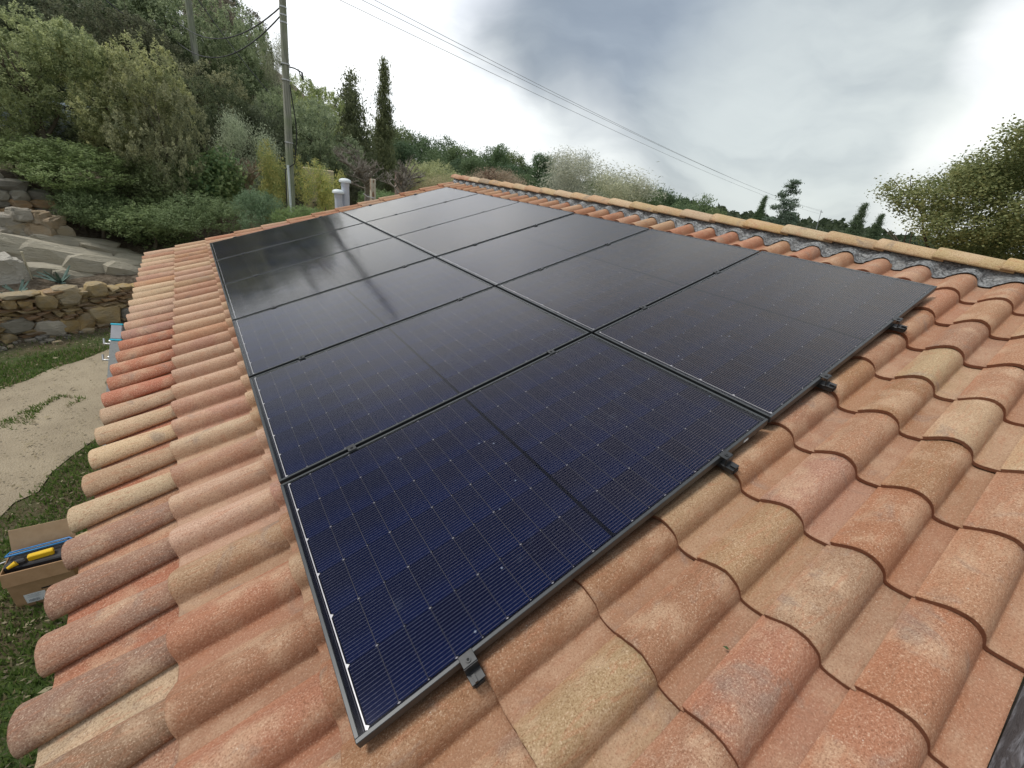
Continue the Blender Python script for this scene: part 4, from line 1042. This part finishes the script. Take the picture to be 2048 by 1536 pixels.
# loose half-round cover tile and its channel tile for the eave
def cover_mesh(seed, w0=.080, w1=.056, L=.41, h0=.062, h1=.048, thk=.012, name='cover_tile', n=14):
    vs = []; fs = []; fm = []; us = [0, .006, .15, .3, L]
    for layer in (0, 1):
        for u in us:
            k = u / L; w = w0 + (w1 - w0) * k - (thk if layer else 0) - (.002 if u == 0 else 0); h = h0 + (h1 - h0) * k - (thk if layer else 0) - (.002 if u == 0 else 0)
            for i in range(n):
                a = math.pi * i / (n - 1); vs.append((u + .003 * noise.noise(Vector((a * 2, seed, 0))) * (u == 0), math.cos(a) * w, math.sin(a) * h + .001 * noise.noise(Vector((a * 3, u * 8, seed)))))
    m_ = len(us)
    for j in range(m_ - 1):
        for i in range(n - 1): fs.append((j * n + i, j * n + i + 1, (j + 1) * n + i + 1, (j + 1) * n + i)); fm.append(0)
    b = m_ * n
    for i in range(n - 1): fs.append((i, b + i, b + i + 1, i + 1)); fm.append(1)
    for i in range(n - 1): fs.append((b + i, b + 4 * n + i, b + 4 * n + i + 1, b + i + 1)); fm.append(1)
    for j in range(m_ - 1):
        fs.append((j * n, (j + 1) * n, b + (j + 1) * n, b + j * n)); fm.append(1)
        fs.append((j * n + n - 1, b + j * n + n - 1, b + (j + 1) * n + n - 1, (j + 1) * n + n - 1)); fm.append(1)
    me = mesh(name, vs, fs, [M_COVER, M_EDGE], fm)
    me.polygons.foreach_set('use_smooth', [q == 0 for q in fm])
    me.flip_normals() if me.polygons[0].normal.z < -9 else None
    me.update(); return me
COVERS = [cover_mesh(i) for i in range(3)]
def channel_mesh():
    vs = []; fs = []; n = 9
    for u in (0, .42):
        for i in range(n):
            t = i / (n - 1) * 2 - 1; vs.append((u, t * .085, -.008 + .030 * t * t - (.016 * u / .379)))
    for i in range(n - 1): fs.append((i, i + 1, n + i + 1, n + i)[::-1])
    me = mesh('channel_tile', vs, fs, [M_COVER], sm=True)
    return me
CHAN = channel_mesh()
SALMON = (.50, .27, .17); ORANGE = (.45, .235, .125); CREAM = (.66, .50, .33); TAN = (.50, .35, .22); PINK = (.50, .28, .21); RED = (.45, .145, .085); MAUVE = (.30, .185, .135); PALE = (.58, .40, .29); TERRA = (.48, .20, .12); OCHRE = (.55, .37, .20)
def jitc(c, j=.11, k=.30):
    c = tuple(a * .80 * (1 - k) + b * .80 * k for a, b in zip(c, (.48, .27, .17)))
    c = (c[0] * 1.02, c[1] * 1.03, c[2] * 1.0)
    k = 1 + random.uniform(-j, j); return (c[0] * k, c[1] * k * (1 + random.uniform(-.04, .04)), c[2] * k * (1 + random.uniform(-.05, .05)), 1)
LIPZ = -.123
def lipu(k): return .703 + PU * k
def stepv(j): return -.163 + PV * j        # the step (upper v edge) of column j
special = {(1, 5): CREAM, (0, 3): ORANGE, (-2, 5): CREAM, (-1, 4): CREAM, (-2, 4): CREAM, (0, 0): ORANGE, (0, -1): TAN, (-1, 0): TAN, (-1, 1): OCHRE, (0, 1): OCHRE, (0, 2): SALMON, (-2, 0): TAN, (-2, 2): TERRA, (-1, 2): SALMON, (-1, -1): TERRA}
spec_px = [(1874, 717, CREAM), (1930, 835, CREAM), (2030, 900, CREAM), (1180, 1380, (.60, .43, .26)), (1470, 960, (.58, .40, .24)), (1690, 1180, (.44, .31, .2)), (1530, 1330, (.50, .22, .15)), (1590, 880, ORANGE), (1660, 960, PINK), (1100, 1230, ORANGE), (1000, 1350, ORANGE), (1450, 1100, (.50, .34, .2))]
count = 0; hidden = []
for j in range(-2, 33):
    for k in range(-4, 9):
        u, v = lipu(k), stepv(j)
        if k == -4: continue
        under_panel = (v - PV > .05 and v < 6.25 and u > .12 and u + PU < 3.45)
        if under_panel: hidden.append((j, k)); continue
        c = random.choice([SALMON, SALMON, ORANGE, TAN, PINK, PALE, TERRA] if v > 1 else [SALMON, ORANGE, ORANGE, TAN, PINK, TERRA, SALMON])
        if k >= 7: c = random.choice([TERRA, TERRA, SALMON, SALMON, TERRA, TAN, ORANGE])
        if u < .2 and v > 1.5: c = random.choice([PALE, SALMON, PINK, TAN, CREAM, PINK, PALE])
        if j == 32: c = random.choice([SALMON, TERRA, SALMON, PALE])
        for (sx, sy, sc) in spec_px:
            q = atz(sx, sy, 0)
            # where that pixel meets the tile plane
            d = RX * ((sx - 1024) / F_PX) + RY * ((sy - 768) / F_PX) + RZ; di = MROOF.inverted() @ d; ci = MROOF.inverted() @ CAM
            t = (-.08 - ci.z) / di.z; h = ci + di * t
            if u <= h.x < u + PU and v - PV <= h.y < v: c = sc
        if v < 1.2 and k < 7: c = (c[0] * .88, c[1] * .86, c[2] * .82)  # nearest tiles: darker exposure towards the front painted into the clay colour
        if u < .2 and v > 1.2: c = tuple(q * 1.14 for q in c)  # eave-side tiles: extra sky light painted in as a lighter clay colour
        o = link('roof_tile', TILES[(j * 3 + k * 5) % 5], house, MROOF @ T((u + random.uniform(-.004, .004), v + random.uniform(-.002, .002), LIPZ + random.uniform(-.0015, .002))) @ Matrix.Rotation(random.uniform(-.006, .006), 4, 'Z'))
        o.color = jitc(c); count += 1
# tiles wholly under the panels, joined
mb = MB(); src = TILES[0]; sv = [tuple(v.co) for v in src.vertices]; sf = [tuple(p.vertices) for p in src.polygons if p.material_index == 0]
for (j, k) in hidden:
    u, v = lipu(k), stepv(j); mb.add([(a + u, b + v, c + LIPZ) for a, b, c in sv], sf, 0, True)
o = link('covered_tiles', mb.mesh('covered_tiles', [M_TILE]), house, MROOF); o.color = (.46, .26, .16, 1); o['kind'] = 'stuff'
# eave course
for j in range(-2, 33):
    v = stepv(j); cv = v - .080
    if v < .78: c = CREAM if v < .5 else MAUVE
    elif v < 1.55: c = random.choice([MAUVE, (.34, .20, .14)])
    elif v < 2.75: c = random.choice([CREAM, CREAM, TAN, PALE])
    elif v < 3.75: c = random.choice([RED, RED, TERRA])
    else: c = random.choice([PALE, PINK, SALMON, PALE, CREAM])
    o = link('cover_tile', COVERS[j % 3], house, MROOF @ T((lipu(-4) + random.uniform(-.012, .01), cv, LIPZ + .004)) @ Matrix.Rotation(R(2.0), 4, 'Y') @ Matrix.Rotation(random.uniform(-.015, .015), 4, 'Z')); o.color = jitc(tuple(q * (1.14 if v > 1.55 else 1.0) for q in c))  # farther covers lightened too, sky light painted into their colour
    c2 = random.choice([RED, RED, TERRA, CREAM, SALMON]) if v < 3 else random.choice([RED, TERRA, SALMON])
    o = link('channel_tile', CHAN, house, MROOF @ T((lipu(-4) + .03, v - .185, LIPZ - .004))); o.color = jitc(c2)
print('tiles', count, 'hidden', len(hidden))
# ridge: crinkled flashing dressed over the tiles, then half-round caps
def flashing():
    vs = []; fs = []; n = 35 * 16; rows = 7
    def prof(x):
        x = x % PV
        return interp(x, [p[0] for p in PROF[:-1]] + [PV], [p[1] for p in PROF[:-1]] + [.014])
    for i in range(n + 1):
        v = V0 - .02 + (V1 - V0 + .02) * i / n; x = (stepv(32) - v) % PV
        for r in range(rows):
            t = r / (rows - 1); u = 4.030 + .022 * noise.noise(Vector((v * 9, 1, 0))) + t * (4.135 - 4.030)
            low = LIPZ + prof(x) - .0200 * (u - lipu(8)) / PU + .010; hi = -.028
            k = sst(t, .12, 1.0); z = low * (1 - k) + hi * k + .006 * noise.noise(Vector((u * 60, v * 38, 0)))
            vs.append((u, v, z))
    for i in range(n):
        for r in range(rows - 1): fs.append((i * rows + r, i * rows + r + 1, (i + 1) * rows + r + 1, (i + 1) * rows + r)[::-1])
    me = mesh('ridge_flashing', vs, fs, [M_FLASH], sm=True)
    if me.polygons[0].normal.z < 0: me.flip_normals()
    link('ridge_flashing', me, house, MROOF)
flashing()
CAPS = [cover_mesh(10 + i, .108, .094, .40, .072, .064, .013, 'ridge_tile', 16) for i in range(3)]
ax = roof(4.075, 0, -.022); rx = ax.x + .106; rz = ax.z
capc = [(.62, .47, .30), (.58, .42, .24), (.60, .42, .20), (.50, .39, .27), (.62, .47, .30), (.60, .40, .24), (.58, .42, .24)]
# caps overlap: each starts on the one before, seen as small steps
y = V1 + .06; i = 0
while y > V0 - .3:
    m_ = T((rx, y, rz + .012)) @ Matrix.Rotation(-math.pi / 2, 4, 'Z') @ Matrix.Rotation(R(-1.6), 4, 'Y')
    o = link('ridge_tile', CAPS[i % 3], house, T((rx, y, rz)) @ Matrix.Rotation(-math.pi / 2, 4, 'Z') @ Matrix.Rotation(R(2.2), 4, 'Y'))
    c = [SALMON, SALMON, CREAM, (.40, .33, .23), (.54, .37, .2)][i] if i < 5 else random.choice(capc); o.color = jitc(c, .05, k=0); y -= .335; i += 1
# near verge: dark felt strip beside the last tile
mb = MB(); mb.box((1.7, V0 - .275, -.155), (5.2, .52, .02)); link('felt_strip', mb.mesh('felt_strip', [M_FELT]), house, MROOF)

# ------------------------------------------------------------------ solar panels
L_, W_, GAP = 1.755, 1.038, .02
FH = .032; FW = .011
def frame_mesh():
    mb = MB(); b = .0012
    mb.box((L_ / 2, FW / 2, -FH / 2), (L_, FW, FH), 0, None, b); mb.box((L_ / 2, W_ - FW / 2, -FH / 2), (L_, FW, FH), 0, None, b)
    mb.box((FW / 2, W_ / 2, -FH / 2), (FW, W_ - 2 * FW, FH), 0, None, b); mb.box((L_ - FW / 2, W_ / 2, -FH / 2), (FW, W_ - 2 * FW, FH), 0, None, b)
    return mb.mesh('frame', [M_FRAME])
CP_U, CP_V = .0838, .1670; CW_U, CW_V = .0812, .1661
CGAP = .012
U_S = (L_ - 20 * CP_U - CGAP) / 2; V_S = (W_ - 6 * CP_V) / 2
def cell_pos():
    for a in range(20):
        for b in range(6):
            yield (U_S + (a + .5) * CP_U + (CGAP if a >= 10 else 0), V_S + (b + .5) * CP_V, a, b)
def cell_mesh():
    x, y, c = CW_U / 2, CW_V / 2, .007
    vs = [(-x + c, -y, 0), (x, -y, 0), (x, y, 0), (-x + c, y, 0), (-x, y - c, 0), (-x, -y + c, 0)]
    return mesh('cell', vs, [(0, 1, 2, 3, 4, 5)], [M_CELL])
FRAME = frame_mesh(); CELL = cell_mesh()
mb = MB(); mb.box((L_ / 2, W_ / 2, -.0085), (L_ - 2 * FW - .001, W_ - 2 * FW - .001, .004)); BACK = mb.mesh('backsheet', [M_GAP])
GLASS = mesh('glass', [(FW, FW, -.0016), (L_ - FW, FW, -.0016), (L_ - FW, W_ - FW, -.0016), (FW, W_ - FW, -.0016)], [(0, 1, 2, 3)], [M_GLASS])
def ribbon_mesh():
    mb = MB(); z = -.0044
    for a in range(21):
        u = U_S + a * CP_U + (CGAP if a > 10 else 0)
        if a == 0 or a == 10 or a == 20: continue
        mb.add([(u - .0007, V_S, z), (u + .0007, V_S, z), (u + .0007, W_ - V_S, z), (u - .0007, W_ - V_S, z)], [(0, 1, 2, 3)])
        for b in range(0, 7):
            v = V_S + b * CP_V; d = .0052 if a % 2 else .0028
            if a == 20: continue
            mb.add([(u - d, v - .0002, z + .0002), (u, v - d * .5, z + .0002), (u + d, v - .0002, z + .0002), (u, v + d * .5, z + .0002)], [(0, 1, 2, 3)], 1)
    return mb.mesh('cell_ribbon', [M_RIBBON, M_SOLDER])
RIB = ribbon_mesh()
def bus_mesh():
    mb = MB(); z = -.0042
    for u, w, m_ in ((U_S - .0045, .0032, 0), (U_S - .0105, .0012, 1), (L_ - U_S + .0045, .0018, 1)):
        mb.add([(u - w / 2, V_S - .004, z), (u + w / 2, V_S - .004, z), (u + w / 2, W_ - V_S + .004, z), (u - w / 2, W_ - V_S + .004, z)], [(0, 1, 2, 3)], m_)
    for b in range(7):
        v = V_S + b * CP_V; d = .0075; u = U_S - .003; mb.add([(u, v - d, z + .0002), (u + d * 1.1, v, z + .0002), (u, v + d, z + .0002)], [(0, 1, 2)], 0)
    return mb.mesh('edge_ribbon', [M_BUS, M_RIBBON])
BUS = bus_mesh()
mb = MB()
for (u, v, a, b) in cell_pos():
    mb.add([(v_.co.x + u, v_.co.y + v, 0) for v_ in CELL.vertices], [(0, 1, 2, 3, 4, 5)])
GRID = mb.mesh('cell_grid', [M_CELL])
ROWN = ['nearest', 'second', 'third', 'fourth', 'fifth', 'farthest']
tilt = {}
for i in range(6):
    for s in (0, 1):
        pu, pv = s * (L_ + GAP), i * (W_ + GAP)
        # the modules never lie perfectly level with each other
        dz = random.uniform(-.0012, .0008)
        Mp = MROOF @ T((pu, pv, dz)) @ Matrix.Rotation(R(random.uniform(-.10, .10)), 4, 'Y') @ Matrix.Rotation(R(random.uniform(-.10, .10)), 4, 'X')
        side_ = 'eave side' if s == 0 else 'ridge side'
        lb = {0: 'black solar panel at the bottom of the picture, eave side of the nearest row' if s == 0 else 'black solar panel of the nearest row on the ridge side, by the bare tiles',
              5: 'farthest solar panel on the eave side, dark with reflected trees' if s == 0 else 'farthest solar panel on the ridge side, pale with reflected sky'}.get(i, 'black solar panel on the %s, in the %s row counted from the camera' % (side_, ROWN[i]))
        rt = tag(link('solar_panel', None, None, Mp), lb, 'solar panel', 'solar panels on the tiled roof')
        link('frame', FRAME, rt, Mp); link('backsheet', BACK, rt, Mp); link('glass', GLASS, rt, Mp)
        link('cell_ribbon', RIB, rt, Mp); link('edge_ribbon', BUS, rt, Mp)
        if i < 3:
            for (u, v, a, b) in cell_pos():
                q = (a / 20) * .45 + (.55 if s else 0) + random.uniform(-.06, .06); q = max(0, min(1, q)) ** 1.3  # browner towards the ridge: the coating's view-angle sheen painted into the cell colour
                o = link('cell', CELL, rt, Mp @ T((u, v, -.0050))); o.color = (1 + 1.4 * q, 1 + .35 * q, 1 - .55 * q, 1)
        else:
            o = link('cell_grid', GRID, rt, Mp @ T((0, 0, -.0050))); o.color = (2.2, 1.3, .5, 1) if s else (1.5, 1.2, .7, 1); o['kind'] = 'stuff'  # same painted sheen, as one even tint per panel
# rails with their clamps
def clamp_mid():
    mb = MB(); mb.box((0, 0, .0022), (.036, .040, .0036), 0, None, .0008); mb.box((0, 0, -.014), (.034, .015, .03))
    mb.tube([(0, 0, .003), (0, 0, .0085)], .0062, 10); return mb.mesh('middle_clamp', [M_BLACKM])
def clamp_end():
    # Z shaped end clamp: top lip, face, foot; bolt on top
    mb = MB(); mb.box((0, .000, .0025), (.042, .034, .004), 0, None, .0009); mb.box((0, -.017, -.015), (.042, .004, .032)); mb.box((0, -.033, -.033), (.042, .034, .005), 0, None, .001)
    mb.box((-.006, -.04, -.028), (.008, .02, .012)); return mb.mesh('end_clamp', [M_BLACKM])
def clamp_bolt():
    mb = MB(); ring = []
    mb.tube([(0, -.004, .0035), (0, -.004, .0075)], .0078, 14); mb.tube([(0, -.004, .0075), (0, -.004, .0078)], .0042, 6, 1); return mb.mesh('bolt', [M_BLACKM, M_DARK])
CM, CE, CB = clamp_mid(), clamp_end(), clamp_bolt()
RU = [.307, 1.452, 2.208, 2.968]; VT = 6 * W_ + 5 * GAP
for n_, u in enumerate(RU):
    m_ = MROOF @ T((u, -.05, -.047))
    rt = tag(link('mounting_rail', None, None, m_), ['black mounting rail and clamps nearest the eave', 'second mounting rail from the eave with its row of clamps', 'third mounting rail from the eave with its row of clamps', 'black mounting rail and clamps nearest the ridge'][n_], 'mounting rail', 'rails under the solar panels')
    mb = MB(); mb.box((u, VT / 2, -.0445), (.040, VT + .11, .022), 0, None, .002); link('rail', mb.mesh('rail', [M_BLACKM]), rt, MROOF)
    mb = MB(); mb.box((u, -.0565, -.0445), (.030, .004, .016), 0, None, .001); link('rail_end', mb.mesh('rail_end', [M_DARK]), rt, MROOF)
    o = link('end_clamp', CE, rt, MROOF @ T((u, -.006, .0005))); link('bolt', CB, o, MROOF @ T((u, -.006, .0005)))
    o = link('end_clamp', CE, rt, MROOF @ T((u, VT + .006, .0005)) @ Matrix.Rotation(math.pi, 4, 'Z'))
    for i in range(1, 6):
        link('middle_clamp', CM, rt, MROOF @ T((u + random.uniform(-.006, .006), i * (W_ + GAP) - GAP / 2, .0005)))
mb = MB(); mb.box((1.600, -.0014, -.018), (.030, .0015, .009)); tag(link('adhesive_label', mb.mesh('adhesive_label', [M_CAP]), None, MROOF), 'tiny white sticker on the side of the nearest panel frame', 'sticker')
# a few leaves and crumbs lying on the tiles
def crumb(px, py, s, c, label, cat='leaf'):
    d = RX * ((px - 1024) / F_PX) + RY * ((py - 768) / F_PX) + RZ; di = MROOF.inverted() @ d; ci = MROOF.inverted() @ CAM
    t = (-.112 - ci.z) / di.z; h = ci + di * t
    mb = MB(); mb.add([(-s, 0, .001), (-s * .2, s * .5, .004), (s, .0, .002), (-.1 * s, -s * .4, .005)], [(0, 1, 2), (0, 2, 3)])
    tag(link('leaf', mb.mesh('leaf', [m_simple(label, c, c, 5, .8, 0, 0)]), None, MROOF @ T((h.x, h.y, h.z)) @ Matrix.Rotation(random.uniform(0, 3), 4, 'Z')), label, cat)
crumb(1452, 1296, .009, (.06, .09, .03), 'curled green leaf fragment lying in a tile channel')

# ------------------------------------------------------------------ ladder at the eave
def ladder():
    def onx(px, py, X):
        r = RX * ((px - 1024) / F_PX) + RY * ((py - 768) / F_PX) + RZ; return CAM + r * ((X - CAM.x) / r.x)
    a = onx(236, 648, -.84); b = Vector((-1.32, a.y - 1.0, GZ)); d = (a - b).normalized(); Lt = (a - b).length
    print('ladder', a, b)
    y = Vector((.55, .83, 0)); xx = y.cross(d).normalized(); yy = d.cross(xx).normalized()
    Ml = Matrix(((xx.x, yy.x, d.x, b.x), (xx.y, yy.y, d.y, b.y), (xx.z, yy.z, d.z, b.z), (0, 0, 0, 1)))
    rt = tag(link('ladder', None, None, Ml), 'aluminium ladder with cyan end caps leaning against the eave', 'ladder')
    for yv in (0, .36):
        mb = MB(); mb.box((0, yv, Lt / 2 - .08), (.105, .026, Lt - .16), 0, None, .003); r_ = link('side_rail', mb.mesh('side_rail', [M_ALU]), rt, Ml)
        mb = MB(); mb.box((0, yv, Lt - .075), (.100, .030, .13), 0, None, .004); link('end_sleeve', mb.mesh('end_sleeve', [M_SMOKE]), rt, Ml)
        for zz in (Lt - .005, Lt - .15):
            mb = MB(); mb.box((0, yv, zz), (.112, .036, .016), 0, None, .004); link('end_cap', mb.mesh('end_cap', [M_CYAN]), rt, Ml)
        mb = MB(); mb.box((0, yv, .02), (.12, .045, .05), 0, None, .005); link('foot', mb.mesh('foot', [M_DARK]), rt, Ml)
    z = .25
    while z < Lt - .3:
        mb = MB(); mb.box((0, .18, z), (.034, .36, .03), 0, None, .004); r_ = link('rung', mb.mesh('rung', [M_ALU]), rt, Ml)
        mb = MB(); mb.box((0, -.0145, z), (.036, .003, .026), 0); link('rung_socket', mb.mesh('rung_socket', [M_DARK]), rt, Ml); z += .28
    for zz in (Lt - .19, Lt - .34):
        mb = MB(); mb.tube([(-.05, 0, zz), (-.11, 0, zz), (-.115, 0, zz + .05)], .010, 6); mb.tube([(-.05, .03, zz + .02), (-.09, .03, zz + .03)], .012, 6)
        link('guide_hook', mb.mesh('guide_hook', [M_STEEL]), rt, Ml)
ladder()

# ------------------------------------------------------------------ cardboard box with tools on the grass
def carton():
    c = atz(68, 1196, GZ); c = Vector((c.x, c.y, GZ)); yaw = R(-3)
    W2, D2, H2 = .39, .27, .40
    Mb = T((-1.61, 3.58, GZ)) @ Matrix.Rotation(yaw, 4, 'Z')
    rt = tag(link('cardboard_box', None, None, Mb), 'open brown cardboard box standing on the grass below the eave', 'box')
    mb = MB(); t = .006
    mb.box((0, -D2 / 2, H2 / 2), (W2, t, H2)); mb.box((0, D2 / 2, H2 / 2), (W2, t, H2)); mb.box((-W2 / 2, 0, H2 / 2), (t, D2 - t, H2)); mb.box((W2 / 2, 0, H2 / 2), (t, D2 - t, H2)); mb.box((0, 0, .01), (W2 - t, D2 - t, t))
    link('body', mb.mesh('body', [M_CARD]), rt, Mb)
    def flap(pts, mat=M_CARD):
        vs = [Vector(p) for p in pts]; n = (vs[1] - vs[0]).cross(vs[2] - vs[0]).normalized() * t
        mb = MB(); mb.add(vs + [v - n for v in vs], [(0, 1, 2, 3), (7, 6, 5, 4), (0, 4, 5, 1), (1, 5, 6, 2), (2, 6, 7, 3), (3, 7, 4, 0)]); link('flap', mb.mesh('flap', [mat]), rt, Mb)
    x, y = W2 / 2, D2 / 2
    flap([(-x, -y - .002, H2), (x, -y - .002, H2), (x, -y - .035, H2 - .11), (-x, -y - .035, H2 - .11)])
    flap([(-x, y, H2), (x, y, H2), (x - .01, y + .06, H2 + .17), (-x + .01, y + .06, H2 + .17)], M_CARDIN)
    flap([(x, -y, H2), (x, y, H2), (x + .13, y, H2 + .04), (x + .13, -y, H2 + .04)], M_CARDIN)
    # shipping label and hand slot on the side that faces the camera
    ml = Mat('printed_label', .6); tc = ml.coord(scale=(1, 1, 1), rnd=False); br = ml.N.new('ShaderNodeTexBrick')
    ml.L.new(tc, br.inputs['Vector']); br.inputs['Scale'].default_value = 60; br.inputs['Color1'].default_value = (.7, .72, .76, 1); br.inputs['Color2'].default_value = (.62, .64, .68, 1); br.inputs['Mortar'].default_value = (.3, .32, .36, 1); br.inputs['Mortar Size'].default_value = .012
    ml.color(br.outputs['Color'])
    mb = MB(); mb.box((-.07, -y - .0042, .085), (.125, .001, .10)); link('label', mb.mesh('label', [ml.m]), rt, Mb)
    mp_ = m_simple('label_print', (.2, .22, .27), (.3, .32, .38), 90, .7, 0, 0)
    mb = MB()
    rr = random.Random(2); xx = -.115
    while xx < -.055: w = rr.uniform(.001, .003); mb.box((xx, -y - .0052, .060), (w, .0006, .026)); xx += w + rr.uniform(.0012, .003)
    for q in range(5): mb.box((-.08 + rr.uniform(-.008, .008), -y - .0052, .090 + q * .008), (rr.uniform(.05, .085), .0006, .0018))
    link('label_print', mb.mesh('label_print', [mp_]), rt, Mb)
    mb = MB(); mb.box((.03, -y - .0042, .160), (.10, .002, .014)); link('hand_slot', mb.mesh('hand_slot', [M_DARK]), rt, Mb)
    # tools on top
    MT = Mb @ T((0, 0, H2 + .012)); my = m_simple('yellow_plastic', (.75, .46, .01), (.80, .52, .02), 8, .4, 0, 0); mbk = m_simple('black_rubber', (.015, .015, .018), (.03, .03, .035), 20, .6, 0, 0); mbl = m_simple('blue_plastic', (.02, .16, .42), (.03, .22, .52), 8, .35, 0, 0)
    mx = MT @ T((-.01, .02, 0)) @ Matrix.Rotation(R(6), 4, 'Z')
    r2 = tag(link('hand_tool', None, None, mx), 'yellow tool lying on top of the open cardboard box', 'tool')
    mb = MB(); mb.box((.02, -.03, .0), (.15, .045, .05), 0, None, .006); link('body', mb.mesh('body', [my]), r2, mx)
    mb = MB(); mb.box((-.10, -.04, -.01), (.07, .05, .05), 0, None, .01); mb.box((-.16, -.05, -.01), (.05, .06, .04), 0, None, .01); link('grip', mb.mesh('grip', [mbk]), r2, mx)
    mb = MB(); mb.tube([(-.16, -.09, .0), (-.11, -.075, .02)], [.012, .022], 8); link('nose', mb.mesh('nose', [my]), r2, mx)
    mx = MT @ T((-.01, .07, .02)) @ Matrix.Rotation(R(4), 4, 'Z'); r3 = tag(link('hand_tool', None, None, mx), 'long blue framed hand tool lying behind the yellow one in the box', 'tool')
    mb = MB(); mb.tube([(-.19, -.02, 0), (-.17, .02, .0), (.18, .02, .0), (.20, -.005, 0), (.18, -.02, 0), (-.19, -.02, 0)], .008, 6); link('frame', mb.mesh('frame', [mbl]), r3, mx)
    mb = MB(); mb.box((0, 0, .0), (.34, .004, .012)); link('blade', mb.mesh('blade', [M_STEEL]), r3, mx)
    mb = MB(); mb.box((.0, .03, -.05), (.40, .2, .06), 0, None, .01); tag(link('black_tool_pouch', mb.mesh('black_tool_pouch', [mbk]), None, MT), 'black pouch filling the inside of the cardboard box', 'pouch')
    mx = MT @ T((-.20, -.02, .02)); mb = MB(); mb.tube([(-.06, -.03, 0), (.02, .0, .0)], .007, 6); mb.tube([(-.05, .0, 0), (-.02, -.04, .0)], .007, 6)
    tag(link('pliers', mb.mesh('pliers', [M_STEEL]), None, mx), 'small steel pliers sticking out at the left of the box', 'pliers')
carton()
print('objects', len(bpy.data.objects), 'tris', sum(len(me_.loop_triangles) if me_.calc_loop_triangles() is None else 0 for me_ in bpy.data.meshes))
